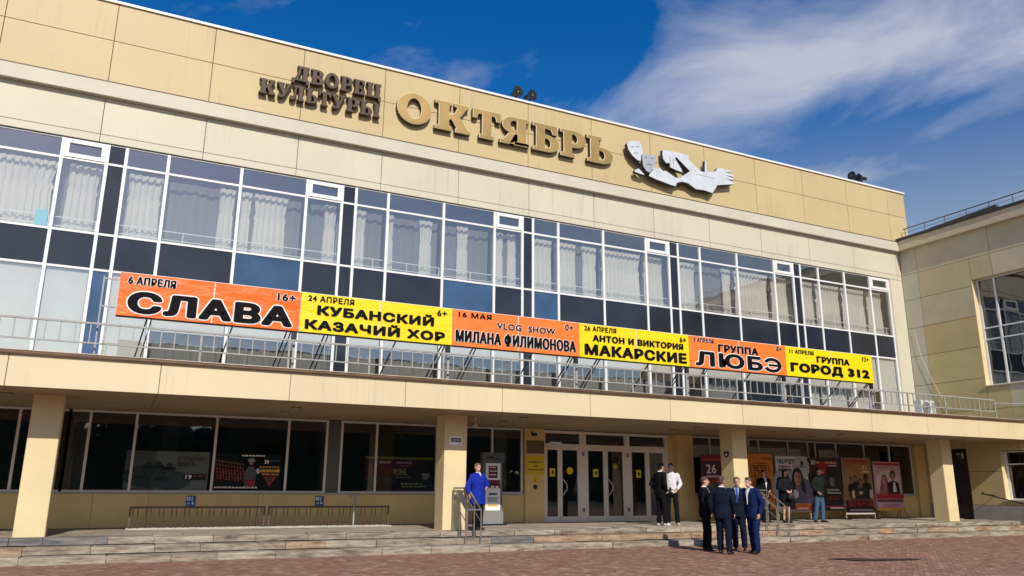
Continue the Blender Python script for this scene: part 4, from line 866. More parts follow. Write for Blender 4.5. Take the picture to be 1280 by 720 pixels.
# ------------------------------------------------------------------ posters
def artwork(name, x0, x1, z0, z1, y, bg, items, parent, slant=0.0):
    """flat print: list of ('r',u0,v0,u1,v1,col) rect, ('t',text,u0,u1,v0,v1,col) text, ('e',u,v,ru,rv,col) ellipse, ('p',[(u,v)..],col) polygon"""
    b = MB(); mats = []; W_, H_ = x1-x0, z1-z0
    def mi(c):
        m = flat(*c)
        if m not in mats: mats.append(m)
        return mats.index(m)
    Y = lambda k: y - .002 - .0012*k
    U = lambda u: x0+u*W_
    V = lambda v: z0+v*H_
    for k, it in enumerate(items):
        yy = Y(k)
        if it[0] == 'r': b.add([(U(it[1]),yy,V(it[2])),(U(it[3]),yy,V(it[2])),(U(it[3]),yy,V(it[4])),(U(it[1]),yy,V(it[4]))], [(0,1,2,3)], mi(it[5]))
        elif it[0] == 'e':
            n = 18; b.add([(U(it[1]+it[3]*math.cos(2*math.pi*i/n)),yy,V(it[2]+it[4]*math.sin(2*math.pi*i/n))) for i in range(n)], [tuple(range(n))], mi(it[5]))
        elif it[0] == 'p': b.add([(U(a),yy,V(c_)) for a, c_ in it[1]], [tuple(range(len(it[1])))], mi(it[2]))
        elif it[0] == 't': add_text(b, it[1], U(it[2]), U(it[3]), V(it[4]), V(it[5]), yy, mi(it[6]), .008)
        elif it[0] == 'w':      # blurred, unreadable lettering: strokes only   ('w', u0, v0, u1, v1, col, seed)
            rr_ = random.Random(it[6]); u = it[1]; hh = it[4]-it[2]; cw = hh*H_/W_*.62; th = hh*.17; tw = th*H_/W_
            while u+cw < it[3]+.01:
                st_ = [(u,it[2],u+tw,it[4])]
                if rr_.random() < .7: st_.append((u+cw*.75,it[2]+hh*rr_.choice((0,0,.4)),u+cw*.75+tw,it[4]-hh*rr_.choice((0,0,.4))))
                for vv in (0, .42, .84):
                    if rr_.random() < .5: st_.append((u+tw,it[2]+hh*vv,u+cw*.75,it[2]+hh*vv+th))
                for (a_,b_,c_,d_) in st_: b.add([(U(a_),yy,V(b_)),(U(c_),yy,V(b_)),(U(c_),yy,V(d_)),(U(a_),yy,V(d_))], [(0,1,2,3)], mi(it[5]))
                u += cw*1.15
        elif it[0] == 'd':      # a line of illegible small print
            rr_ = random.Random(int(it[1]*1000+it[2]*7777)); u = it[1]
            while u < it[3]: L = rr_.uniform(.015,.045); b.add([(U(u),yy,V(it[2])),(U(min(u+L,it[3])),yy,V(it[2])),(U(min(u+L,it[3])),yy,V(it[2]+it[4]*rr_.uniform(.7,1))),(U(u),yy,V(it[2]+it[4]*rr_.uniform(.7,1)))], [(0,1,2,3)], mi(it[5])); u += L+.012
    return b.build(name, mats, parent)
def bust(u, v, s, hair, face, coat, a=.62, lon=False):     # a simple portrait print: shoulders, hair, face, features
    out = [('p', [(u-s*1.3,v-s*2.2*a*1.6),(u+s*1.3,v-s*2.2*a*1.6),(u+s*1.2,v-s*1.35*a),(u+s*.75,v-s*1.08*a),(u+s*.22,v-s*.85*a),(u-s*.22,v-s*.85*a),(u-s*.75,v-s*1.08*a),(u-s*1.2,v-s*1.35*a)], coat)]
    dk = tuple(int(c*.62) for c in face)
    if lon: out += [('p', [(u-s*.62,v+s*.25),(u-s*.85,v-s*.5),(u-s*.95,v-s*1.15),(u-s*.45,v-s*1.2),(u-s*.2,v-s*.2),(u+s*.2,v-s*.2),(u+s*.5,v-s*1.15),(u+s*.98,v-s*1.25),(u+s*.82,v-s*.4),(u+s*.62,v+s*.25)], hair)]
    out += [('e', u, v+s*.17, s*.60, s*.56, hair), ('p', [(u-s*.18,v-s*.4),(u+s*.18,v-s*.4),(u+s*.2,v-s*.85*a-.005),(u-s*.2,v-s*.85*a-.005)], dk), ('e', u, v-s*.02, s*.42, s*.50, face),
            ('p', [(u-s*.04,v+s*.42),(u+s*.25,v+s*.38),(u+s*.42,v+s*.05),(u+s*.34,v-s*.3),(u+s*.05,v-s*.5),(u+s*.1,v-s*.1)], tuple(int(c*.8) for c in face)),
            ('p', [(u-s*.45,v+s*.2),(u-s*.2,v+s*.44),(u+s*.3,v+s*.36),(u+s*.46,v+s*.1),(u+s*.5,v+s*.5),(u,v+s*.68),(u-s*.5,v+s*.5)], hair),
            ('e', u-s*.17, v+s*.08, s*.08, s*.04, (40,30,30)), ('e', u+s*.17, v+s*.08, s*.08, s*.04, (40,30,30)), ('r', u-s*.27, v+s*.15, u-s*.08, v+s*.175, hair), ('r', u+s*.08, v+s*.15, u+s*.27, v+s*.175, hair),
            ('p', [(u-s*.02,v+s*.05),(u+s*.07,v-s*.12),(u-s*.05,v-s*.12)], dk), ('e', u, v-s*.26, s*.13, s*.04, (130,50,45))]
    return out
def poster(x0, x1, z0, z1, bg, items, label, frame=(70,60,50), whitebar=False, tripod=False, Y=22.4):
    t = thing('poster_stand', ((x0+x1)/2, Y, .44), label, 'poster', 'concert posters along the wall')
    b = MB(); b.box(x0,x1,Y,Y+.03,z0,z1); b.build('poster_board', flat(*bg), t)
    artwork('artwork', x0, x1, z0, z1, Y, bg, items, t)
    fm = mat('poster_frame_%d' % frame[0], srgb(*frame), .5)
    if tripod:
        for xc in (x0+.25, x1-.1):
            for k, (dx_, dy_) in enumerate(((-.28,-.1),(.3,-.12),(.02,.3))):
                b = MB(); b.cyl((xc,Y+.05,z0+.18),(xc+dx_,Y+.05+dy_,.445),.014,6); b.build('leg', black_m, t)
    else:
        for x in (x0-.02, x1+.02):
            b = MB(); b.box(x-.018,x+.018,Y+.0,Y+.035,.445,z1+.02); b.build('upright', fm, t)
            b = MB(); b.box(x-.03,x+.03,Y-.22,Y+.25,.442,.47); b.build('foot', black_m, t)
        b = MB(); b.box(x0,x1,Y-.002,Y+.033,z0-.07,z0-.002); b.build('bottom_bar', paper if whitebar else fm, t)
        b = MB(); b.box(x0,x1,Y-.002,Y+.033,z1+.002,z1+.025); b.build('top_bar', fm, t)
poster(18.49, 19.98, .95, 2.68, (74,28,30), [('r',0,.88,1,1,(120,18,24)),('r',0,.90,.9,.925,(190,60,60)),('r',0,.945,.8,.962,(150,30,35)),('t','26',.12,.42,.64,.82,(225,220,215)),('d',.12,.56,.5,.05,(220,200,190)),('r',.14,.46,.5,.52,(160,25,30)),('e',.45,.25,.35,.2,(60,62,52)),('e',.2,.3,.2,.18,(85,80,66)),('r',.62,.40,.98,.84,(120,105,75)),('e',.8,.48,.12,.08,(60,40,30)),('d',.66,.7,.95,.05,(60,45,35))], 'red topped concert poster with the number 26, left of the third column')
poster(20.60, 21.78, .82, 2.79, (205,120,25), [('d',.55,.90,.95,.035,(90,50,12)),('r',.2,.82,.78,.832,(80,45,10)),('w',.08,.68,.92,.80,(95,50,10),3),('w',.10,.54,.9,.66,(95,50,10),5),('e',.3,.3,.35,.25,(160,80,18)),('e',.62,.22,.3,.2,(185,100,25))], 'orange concert poster, behind the man in the dark suit')
poster(21.93, 23.48, .79, 2.72, (205,205,208), [('e',.8,.8,.28,.22,(165,165,172)),('e',.25,.45,.4,.35,(150,155,165)),('e',.85,.3,.3,.3,(95,95,120)),('w',.06,.865,.66,.955,(28,24,40),7),('d',.07,.795,.45,.04,(170,40,90)),('d',.07,.735,.5,.04,(45,45,50)),('e',.84,.88,.05,.05,(50,50,55)),('d',.74,.80,.96,.025,(60,60,65))] + bust(.66,.60,.27,(28,18,16),(188,130,105),(110,100,118),lon=True) + bust(.28,.60,.15,(20,18,20),(150,110,95),(35,38,48)) + [('e',.70,.22,.22,.14,(85,85,112)),('e',.52,.30,.12,.08,(200,195,205)),('p',[(.05,.02),(.5,.02),(.48,.36),(.16,.42),(.05,.3)],(32,34,44)),('r',.5,0,1,.065,(185,60,45)),('r',.5,.066,1,.125,(225,120,40)),('d',.55,.02,.93,.035,(245,225,215)),('d',.55,.085,.9,.025,(110,30,20))], 'white concert poster with a dark haired woman, behind the woman in black', frame=(150,140,125))
poster(23.62, 25.20, .83, 2.68, (62,16,20), [('r',0,.0,1,.72,(26,16,20)),('t','21',.05,.17,.88,.97,(225,215,210)),('d',.2,.90,.9,.05,(205,150,140)),('d',.55,.85,.9,.03,(220,200,195)),('e',.42,.78,.2,.16,(150,18,26))] + bust(.70,.55,.2,(12,10,12),(120,118,118),(16,15,18)) + [('p',[(.52,.66),(.9,.66),(.84,.84),(.56,.84)],(14,12,14)),('r',.45,.655,.98,.685,(14,12,14)),('e',.28,.5,.24,.28,(22,22,26)),('d',.5,.36,.9,.04,(175,170,170)),('d',.5,.30,.95,.04,(185,180,180)),('d',.5,.24,.95,.012,(150,50,50)),('d',.5,.19,.85,.03,(140,30,35)),('r',.55,.005,1,.03,(225,215,210)),('r',.3,.035,1,.06,(190,35,35))], 'dark red concert poster with the number 21 and a man in a top hat', frame=(55,35,28))
poster(25.36, 26.88, .70, 2.72, (142,98,62), [('r',0,.0,1,.22,(60,18,20)),('r',0,.92,1,1,(150,85,60)),('d',.06,.93,.9,.04,(165,30,30)),('e',.5,.6,.5,.3,(155,110,72)),('t','11',.72,.86,.80,.88,(235,215,170)),('d',.68,.74,.95,.035,(225,200,150))] + bust(.24,.58,.09,(20,14,12),(175,130,105),(30,24,24)) + bust(.40,.62,.09,(28,16,12),(170,120,95),(24,20,22)) + bust(.56,.56,.09,(25,18,14),(175,130,105),(120,105,95)) + bust(.78,.62,.12,(18,12,12),(70,50,42),(16,14,18)) + [('r',.18,.24,.9,.45,(34,24,24)),('r',.2,.26,.3,.40,(190,170,150)),('r',.84,.26,.96,.42,(185,165,150)),('e',.52,.36,.06,.03,(200,185,165)),('w',.06,.11,.96,.21,(165,28,28),9),('r',0,0,1,.09,(28,16,16)),('d',.08,.03,.9,.03,(180,165,150))], 'brown concert poster with a group of musicians and a white bottom bar', frame=(150,130,110), whitebar=True)
poster(27.05, 28.60, .75, 2.63, (205,165,165), [('r',0,.92,1,.985,(190,80,90)),('d',.06,.93,.92,.045,(150,25,40)),('d',.1,.87,.8,.02,(150,90,90)),('e',.5,.55,.45,.28,(222,190,190))] + bust(.36,.62,.17,(120,80,60),(200,150,130),(165,105,105),lon=True) + bust(.68,.70,.17,(35,22,20),(195,145,120),(28,26,34)) + [('p',[(.62,.38),(.76,.38),(.73,.58),(.66,.58)],(225,215,215)),('r',0,.24,1,.34,(180,60,70)),('d',.03,.25,.97,.075,(160,20,35)),('d',.03,.185,.97,.045,(70,25,30)),('r',0,.06,1,.17,(195,150,165)),('d',.2,.12,.8,.02,(120,50,70)),('d',.2,.08,.8,.02,(120,50,70)),('r',0,0,1,.055,(205,150,50))], 'pink concert poster with a couple, rightmost in the row on easels', frame=(90,60,40), tripod=True)
def inposter(x0, x1, z0, z1, bg, items, label):
    br = lambda c: tuple(min(255, int(v*1.15+6)) for v in c)
    items = [tuple(br(q) if (isinstance(q, tuple) and len(q) == 3 and not isinstance(q[0], tuple)) else q for q in it) for it in items]; bg = br(bg)
    t = thing('window_poster', ((x0+x1)/2, 23.42, z0), label, 'poster'); b = MB(); b.box(x0,x1,23.42,23.43,z0,z1); b.build('sheet', flat(*bg), t); artwork('artwork', x0, x1, z0, z1, 23.42, bg, items, t)
inposter(.30, 2.36, 1.39, 2.40, (152,150,145), [('r',0,0,.35,1,(120,118,116)),('e',.3,.35,.32,.3,(80,80,82)),('e',.55,.25,.25,.25,(95,95,98)),] + bust(.20,.42,.07,(30,28,28),(110,105,102),(58,58,62)) + bust(.44,.40,.07,(30,28,28),(118,112,108),(66,66,70)) + bust(.27,.66,.06,(32,30,30),(112,106,102),(50,50,54)) + bust(.38,.68,.06,(30,28,28),(108,102,98),(60,58,60)) + bust(.52,.64,.06,(34,30,30),(115,108,104),(52,52,56)) + [('w',.62,.76,.97,.86,(95,75,70),2),('w',.62,.62,.83,.72,(95,75,70),4),('r',.70,.27,.97,.42,(70,15,30)),('t','19',.72,.80,.285,.40,(230,215,215)),('d',.82,.36,.95,.03,(200,150,160)),('d',.82,.30,.95,.04,(60,40,50))], 'grey poster with the number 19 behind the ground floor glass')
inposter(2.50, 4.30, 1.39, 2.38, (14,13,15), [('p',[(0,.25),(.42,.25),(.46,.6),(.3,.78),(0,.88)],(95,22,26)),] + [('e',.025+.043*(i%10)+(i//10)*.008,.80-.10*(i//10)-.010*(i%10),.011,.026,(190,150,130)) for i in range(50)] + [('r',.016+.043*(i%10)+(i//10)*.008,.71-.10*(i//10)-.010*(i%10),.036+.043*(i%10)+(i//10)*.008,.765-.10*(i//10)-.010*(i%10),((150,28,34) if i%3 else (60,16,20))) for i in range(50)] + [('p',[(.45,.08),(.60,.08),(.62,.5),(.57,.66),(.49,.66),(.44,.5)],(60,66,72)),('e',.53,.82,.055,.06,(120,118,115)),('e',.53,.74,.032,.05,(120,85,70)),('p',[(.47,.08),(.59,.08),(.60,.30),(.47,.30)],(110,12,30)),('t','24',.72,.79,.74,.84,(215,200,200)),('d',.8,.80,.95,.03,(90,80,120)),('d',.66,.62,.96,.05,(175,125,60)),('t','КУБАНСКИЙ',.66,.96,.50,.60,(190,150,70)),('d',.7,.42,.95,.06,(180,120,60)),('p',[(.72,.38),(.92,.38),(.82,.12)],(140,30,30)),('p',[(.76,.35),(.88,.35),(.82,.18)],(60,45,30)),('d',.02,.06,.64,.05,(190,185,180)),('d',.38,.93,.72,.045,(210,205,200))], 'black and red folk choir poster behind the ground floor glass')
inposter(6.72, 8.88, 1.39, 2.40, (22,16,18), [('p',[(0,.3),(0,.93),(.9,.93),(.5,.55)],(85,16,24)),('r',0,.93,1,1,(150,140,50)),('t','1',.14,.17,.70,.88,(200,180,180)),('d',.2,.80,.36,.08,(205,190,190)),('d',.44,.80,.68,.08,(200,150,150)),('d',.5,.73,.68,.04,(170,90,90)),('d',.14,.62,.35,.02,(170,60,60)),('w',.40,.52,.60,.64,(190,180,120),8),('d',.44,.47,.62,.03,(170,160,120)),('d',.44,.38,.66,.05,(150,120,110)),('e',.22,.32,.05,.14,(60,55,55)),('e',.32,.30,.05,.15,(70,62,60)),('e',.42,.28,.05,.14,(55,50,50)),('e',.86,.52,.11,.24,(40,40,44)),('e',.88,.50,.06,.16,(150,148,145)),('e',.87,.60,.09,.07,(20,20,22)),('d',.52,.20,.84,.05,(195,190,150)),('d',.54,.12,.9,.05,(185,180,140)),('r',0,.0,1,.04,(120,70,110))], 'dark poster with a red corner and yellow top strip behind the ground floor glass')

# ------------------------------------------------------------------ people
def fuse(prims, voxel, name, mats, parent, smooth=2, fold=0.0, seed=0, matfn=None, fscale=9.0):
    me = bpy.data.meshes.new('tmp'); me.from_pydata(prims.v, [], prims.f)
    o = bpy.data.objects.new('tmp', me); COL.objects.link(o)
    bm = bmesh.new(); bm.from_mesh(me); bmesh.ops.remove_doubles(bm, verts=bm.verts, dist=1e-5); bmesh.ops.recalc_face_normals(bm, faces=bm.faces); bm.to_mesh(me); bm.free()
    r = o.modifiers.new('r', 'REMESH'); r.mode = 'VOXEL'; r.voxel_size = voxel; r.use_smooth_shade = True
    if smooth:
        s_ = o.modifiers.new('s', 'SMOOTH'); s_.factor = .5; s_.iterations = smooth
    bpy.context.view_layer.update(); out = eval_mesh(o); out.name = name; bpy.data.objects.remove(o)
    if fold:
        vs = [v.co.copy() for v in out.vertices]; ns = [v.normal.copy() for v in out.vertices]
        for v, c_, n_ in zip(out.vertices, vs, ns):
            q = Vector((c_.x*fscale+seed, c_.y*fscale, c_.z*fscale*1.6)); k = noise.noise(q) + .5*noise.noise(q*2.1); v.co = c_ + n_*k*fold
    out.materials.clear()
    for m in mats: out.materials.append(m)
    for p_ in out.polygons:
        p_.use_smooth = True
        if matfn: p_.material_index = matfn(p_.center, p_.normal)
        else: p_.material_index = 0
    o = bpy.data.objects.new(name, out); COL.objects.link(o)
    if parent: o.parent = parent
    return o
def cap(mb, p, q, r1, r2, n=12):       # tapered capsule
    mb.cyl(p, q, r1, n, r2=r2); mb.ell(p, (r1,)*3, n, 8); mb.ell(q, (r2,)*3, n, 8)
def loft(mb, rings, n=20):             # rings: (centre, rx, ry)
    vs = []
    for (c_, rx, ry) in rings:
        for i in range(n):
            t = 2*math.pi*i/n; cx_ = math.copysign(abs(math.cos(t))**.85, math.cos(t)); sy_ = math.copysign(abs(math.sin(t))**.85, math.sin(t)); vs.append((c_[0]+rx*cx_, c_[1]+ry*sy_, c_[2]))
    fs = [(k*n+i, k*n+(i+1)%n, (k+1)*n+(i+1)%n, (k+1)*n+i) for k in range(len(rings)-1) for i in range(n)]
    fs += [tuple(range(n))[::-1], tuple(range((len(rings)-1)*n, len(rings)*n))]; mb.add(vs, fs, 0, True)
skin_a = mat('skin', (.58,.33,.23), .55, var=.08, vscale=30); skin_b = mat('skin_lips', (.38,.14,.11), .5); eye_m = mat('eye_dark', (.03,.025,.02), .3)
def person(pos, facing, h, label, top, topcol, botcol, shoecol, haircol, feet=((-.10,0),(.10,0)), elbows=None, hands=None, head=(0,0,0), lean=(0,0), female=False, hem=None, shirt=None, tie=None, skirt=False, longhair=False, curl=.5, knees=None, group=None, extra=None, toes=(0,0), bulk=1.0, seed=1):
    t = thing('person', pos, label, 'person', group); ang = math.atan2(facing[1], facing[0]) - math.pi/2
    t.rotation_euler = (0,0,ang); s = h/1.80; t.scale = (s,s,s)
    V_ = Vector; lx, ly = lean
    sw = (.165 if female else .185)*bulk**.3; hipz = .94
    hip = V_((0,0,hipz)); ch = V_((lx*.6, ly*.6, 1.30)); sh_c = V_((lx, ly, 1.465)); nk = V_((lx*1.05, ly*1.05+.01, 1.56)); hd = V_((lx*1.1+head[0], ly*1.15+.02+head[1], 1.672+head[2]))
    SL = [sh_c + V_((-sw,0,-.01)), sh_c + V_((sw,0,-.01))]
    elbows = elbows or ((-.25,-.03,1.17),(.25,-.03,1.17)); hands = hands or ((-.245,.06,.91),(.245,.06,.91))
    EL = [V_(e) for e in elbows]; WR = [V_(e) for e in hands]
    HP = [hip+V_((-.09,0,0)), hip+V_((.09,0,0))]; AN = [V_((f[0],f[1],.085)) for f in feet]
    KN = [V_(k) for k in knees] if knees else [(HP[i]+AN[i])/2 + V_((0,.035,.01)) for i in (0,1)]
    # --- body: one continuous skin
    b = MB()
    loft(b, [((0,0,.86),.13,.095),((0,0,.95),.16,.11),((lx*.3,ly*.3,1.08),.135,.095),((lx*.6,ly*.6,1.25),.155,.105),((lx*.9,ly*.9,1.38),.165,.105),((lx,ly,1.46),.14,.08),((lx,ly,1.50),.075,.06)])
    cap(b, sh_c+V_((0,0,.02)), hd+V_((0,-.015,-.07)), .056, .052)
    b.ell(hd+V_((0,-.012,.025)), (.076,.094,.098), 16, 12); b.ell(hd+V_((0,.022,-.045)), (.056,.062,.068), 14, 10); b.ell(hd+V_((0,.052,-.088)), (.026,.022,.02), 10, 8)
    cap(b, hd+V_((0,.082,.022)), hd+V_((0,.104,-.018)), .010, .014, 8); b.ell(hd+V_((0,.084,-.055)), (.026,.012,.008), 10, 6)
    for sx_ in (-1,1): b.ell(hd+V_((sx_*.079,-.008,-.005)), (.010,.020,.031), 8, 8); b.ell(hd+V_((sx_*.030,.078,.036)), (.022,.010,.006), 8, 6)
    for i in (0,1):
        sgn = -1 if i == 0 else 1
        cap(b, SL[i], EL[i], .046, .038); cap(b, EL[i], WR[i], .037, .026)
        cap(b, HP[i], KN[i], .080, .052); cap(b, KN[i], AN[i], .050, .035); fd = V_((math.sin(toes[i]), math.cos(toes[i]), 0))
        cap(b, AN[i]+V_((0,0,-.035)), AN[i]+fd*.13+V_((0,0,-.055)), .034, .026)
        # hand: palm, four fingers bent at the knuckle, thumb from the side of the palm
        d_ = (WR[i]-EL[i]).normalized(); side = d_.cross(V_((0,1,0)) if abs(d_.y) < .8 else V_((0,0,1))).normalized()
        nrm = side.cross(d_).normalized()
        if nrm.y < 0: nrm = -nrm
        fw = nrm if abs(d_.z) > .6 else V_((0,0,-1)) ; lat = d_.cross(fw).normalized()
        pc = WR[i]+d_*.052; rotm = Matrix((lat, d_, fw)).transposed() if False else None
        vs = []
        for (u_, w_, q_) in ((0,.028,.014),(.04,.036,.014),(.085,.038,.013)):
            c0 = WR[i]+d_*u_
            for k in range(10): a_ = 2*math.pi*k/10; vs.append(tuple(c0+fw*math.cos(a_)*w_+lat*math.sin(a_)*q_))
        b.add(vs, [(r_*10+k, r_*10+(k+1)%10, (r_+1)*10+(k+1)%10, (r_+1)*10+k) for r_ in (0,1) for k in range(10)] + [tuple(range(10))[::-1], tuple(range(20,30))])
        inw = lat if (lat.x*sgn < 0) else -lat
        for k, Lf in enumerate((.066,.076,.070,.055)):
            base = WR[i]+d_*.080+fw*(.0285-.019*k); m_ = base+(d_*math.cos(curl*.6)+inw*math.sin(curl*.6))*Lf*.55; e_ = m_+(d_*math.cos(curl*1.6)+inw*math.sin(curl*1.6))*Lf*.5
            cap(b, base, m_, .0092, .0086, 8); cap(b, m_, e_, .0086, .0072, 8)
        tb = WR[i]+d_*.03+fw*.030; tm = tb+(d_*.7+fw*.7).normalized()*.035; te = tm+(d_*.85+inw*.45+fw*.15).normalized()*.03; cap(b, tb, tm, .012, .010, 8); cap(b, tm, te, .010, .008, 8)
    def facemat(c_, n_): return 1 if (abs(c_.x-hd.x) < .021 and hd.z-.063 < c_.z < hd.z-.047 and c_.y > hd.y+.070) else 0
    fuse(b, .0078, 'body', [skin_a, skin_b], t, smooth=1, matfn=facemat)
    e = MB()
    for sx_ in (-1,1): e.ell(hd+V_((sx_*.030,.079,.020)), (.011,.006,.006), 8, 6)
    e_o = e.build('eyes', eye_m, None, at=(0,0,0)); e_o.parent = t; e_o.location = (0,0,0)
    # --- hair
    hb = MB(); hb.ell(hd+V_((0,-.022,.052)), (.083,.096,.083), 16, 12)
    hb.ell(hd+V_((0,-.055,-.0)), (.074,.060,.075), 14, 10); hb.ell(hd+V_((0,.040,.105)), (.058,.042,.022), 12, 8)
    if longhair:
        hb.ell(hd+V_((0,-.045,-.05)), (.092,.062,.11), 14, 10)
        for sx_ in (-1,1): hb.ell(hd+V_((sx_*.072,-.01,-.03)), (.026,.045,.10), 10, 8)
    fuse(hb, .010, 'hair', [haircol], t, smooth=1, fold=.007, seed=seed, fscale=38)
    # --- trousers or skirt
    if not skirt:
        b = MB(); loft(b, [((0,0,.80),.15,.115),((0,0,.90),.165,.125),((0,0,1.03),.155*bulk,.118)])
        for i in (0,1): b.cyl(HP[i]+V_((0,0,-.02)), KN[i], .098*bulk, 16, r2=.077*bulk); b.ell(KN[i], (.077*bulk,)*3, 14, 8); b.cyl(KN[i], AN[i]+V_((0,-.005,-.03)), .076*bulk, 16, r2=.070); b.ell(HP[i]+V_((0,0,-.02)), (.098*bulk,)*3, 12, 8)
        fuse(b, .013, 'trousers', [botcol], t, fold=.009, seed=seed+3, fscale=10)
    else:
        b = MB(); loft(b, [((0,0,.56),.20,.17),((0,0,.70),.20,.16),((0,0,.90),.19,.14),((0,0,1.03),.155,.118)]); fuse(b, .013, 'skirt', [botcol], t, fold=.008, seed=seed+3)
    # --- shoes
    for i in (0,1):
        b = MB(); fd = V_((math.sin(toes[i]), math.cos(toes[i]), 0)); a_ = AN[i]; 
        cap(b, a_+V_((0,0,-.045))-fd*.035, a_+fd*.10+V_((0,0,-.055)), .040, .037); cap(b, a_+fd*.08+V_((0,0,-.058)), a_+fd*.165+V_((0,0,-.062)), .038, .027); b.cyl(a_+V_((0,0,-.03)), a_+V_((0,0,.015)), .042, 12)
        so_ = fuse(b, .010, 'shoe', [shoecol], t)
        for v in so_.data.vertices: v.co.z = max(v.co.z, .002)
    # --- upper garment
    hem = hem if hem is not None else (.80 if top == 'suit' else .90)
    k = 1.0*bulk; b = MB(); e_ = {'suit':.022,'coat':.035,'puffer':.05,'sweater':.018,'shirt':.012}[top]
    f_ = .96 if female else 1
    loft(b, [((0,0,hem),.165*k+e_+(.02 if hem < .75 else 0),.12*k+e_),((0,0,.95),.162*k+e_,.122*k+e_),((lx*.3,ly*.3,1.10),(.140 if female else .152)*k+e_,.106*k+e_),((lx*.6,ly*.6,1.25),.165*k*f_+e_,.118*k+e_),((lx*.9,ly*.9,1.38),.178*k*f_+e_,.116*k+e_),((lx,ly,1.455),.165*f_+e_,.094+e_),((lx*1.02,ly*1.02,1.505),.105+e_*.5,.072+e_*.5),((lx*1.03,ly*1.03,1.535),.066+e_*.4,.060+e_*.4)])
    for i in (0,1):
        b.ell(SL[i]+V_((0,0,-.012)), (.060+e_*.7,)*3, 14, 10); b.cyl(SL[i], EL[i], .058+e_*.8, 14, r2=.050+e_*.7); b.ell(EL[i], (.050+e_*.7,)*3, 12, 8)
        b.cyl(EL[i], EL[i]+(WR[i]-EL[i])*.97, .050+e_*.7, 14, r2=.037+e_*.6)
    g_ = fuse(b, .013, {'suit':'jacket','coat':'coat','puffer':'jacket','sweater':'sweater','shirt':'shirt'}[top], [topcol], t, fold=.009 if top != 'puffer' else .016, seed=seed, fscale=8 if top != 'puffer' else 14)
    # --- shirt front, collar, tie
    yb = .118+.022*1.2
    if shirt is not None:
        b = MB(); c0 = V_((lx*1.02, ly*1.02, 1.535)); 
        loft(b, [((c0.x,c0.y,1.515),.078,.072),((c0.x,c0.y+.004,1.558),.068,.064)], 16)
        o_ = b.build('collar', shirt, None, at=(0,0,0)); o_.parent = t; o_.location = (0,0,0)
        if top in ('suit','coat','sweater'):
            b = MB(); z0_, z1_ = (1.14, 1.52) if top == 'suit' else (1.44,1.53); wd_ = .062 if top == 'suit' else .035; rows = 7; vs = []
            for q in range(rows+1):
                u = q/rows; z = z0_+(z1_-z0_)*u; fy = (.118*k+e_+.010)*(1-max(0,(z-1.38))/.155*.50)+ly*min(1,(z-.8)/.65) ; w_ = .004+wd_*u
                vs += [(lx*min(1,(z-.8)/.65)-w_, fy-.010, z),(lx*min(1,(z-.8)/.65), fy+.004, z),(lx*min(1,(z-.8)/.65)+w_, fy-.010, z)]
            b.add(vs, [f for q in range(rows) for f in ((q*3,q*3+1,q*3+4,q*3+3),(q*3+1,q*3+2,q*3+5,q*3+4))])
            o_ = b.build('shirt_front', shirt, None, at=(0,0,0)); o_.parent = t; o_.location = (0,0,0)
            if tie is not None:
                b = MB(); vs = []
                for q in range(rows+1):
                    u = q/rows; z = z0_+(z1_-z0_-.01)*u; fy = (.118*k+e_+.016)*(1-max(0,(z-1.38))/.155*.50)+ly*min(1,(z-.8)/.65); w_ = .028-.012*u
                    vs += [(lx-w_, fy, z),(lx+w_, fy, z)]
                b.add(vs, [(2*q,2*q+1,2*q+3,2*q+2) for q in range(rows)]); o_ = b.build('tie', tie, None, at=(0,0,0)); o_.parent = t; o_.location = (0,0,0)
    if extra: extra(t, WR, EL, SL, hd)
    return t
def cloth(nm, c_, r=.85): return mat(nm, c_, max(r,.8), var=.12, vscale=7, bump=.2, bscale=250, spec=.15)
navy = cloth('navy_wool', (.006,.009,.022)); dark_suit = cloth('dark_suit_wool', (.004,.005,.010)); blue_suit = cloth('blue_suit_wool', (.006,.017,.075)); blackc = cloth('black_cotton', (.005,.005,.006))
whitec = cloth('white_cotton', (.72,.70,.74)); coatblue = cloth('royal_blue_coat', (.010,.028,.34)); jeans = cloth('blue_denim', (.055,.11,.17)); greyj = cloth('dark_green_jacket', (.011,.014,.014))
hair_br = mat('hair_brown', (.075,.035,.018), .6, bump=.5, bscale=120); hair_dk = mat('hair_dark', (.014,.010,.008), .55, bump=.5, bscale=120); hair_bl = mat('hair_fair', (.20,.12,.06), .6, bump=.5, bscale=120); hair_gr = mat('hair_grey_brown', (.17,.11,.075), .6)
shoe_b = mat('shoe_black', (.012,.012,.012), .3); shoe_w = mat('shoe_white', (.70,.70,.66), .5)
lightblue = cloth('light_blue_shirt', (.22,.30,.48)); tie_blue = cloth('blue_tie', (.02,.05,.22))
GS = 'men in suits talking in front of the steps'
person((13.80,16.70,0.006), (.72,-.50), 1.83, 'man in a black suit and white collar, left of the group of four men', 'suit', dark_suit, dark_suit, shoe_b, hair_br, feet=((-.11,-.02),(.11,.05)), shirt=whitec, group=GS, bulk=1.08, head=(0,.02,-.005), hands=((-.24,.10,.92),(.22,.14,.95)), elbows=((-.26,-.04,1.17),(.26,-.05,1.18)), seed=2)
person((13.56,15.74,0.006), (.80,.60), 1.83, 'man in a navy suit with his back turned and legs apart', 'suit', navy, navy, shoe_b, hair_br, feet=((-.10,.02),(.16,-.22)), shirt=whitec, group=GS, elbows=((-.29,-.05,1.18),(.29,-.06,1.18)), hands=((-.25,.04,.92),(.27,.05,.92)), toes=(0,.3), seed=5, bulk=1.14)
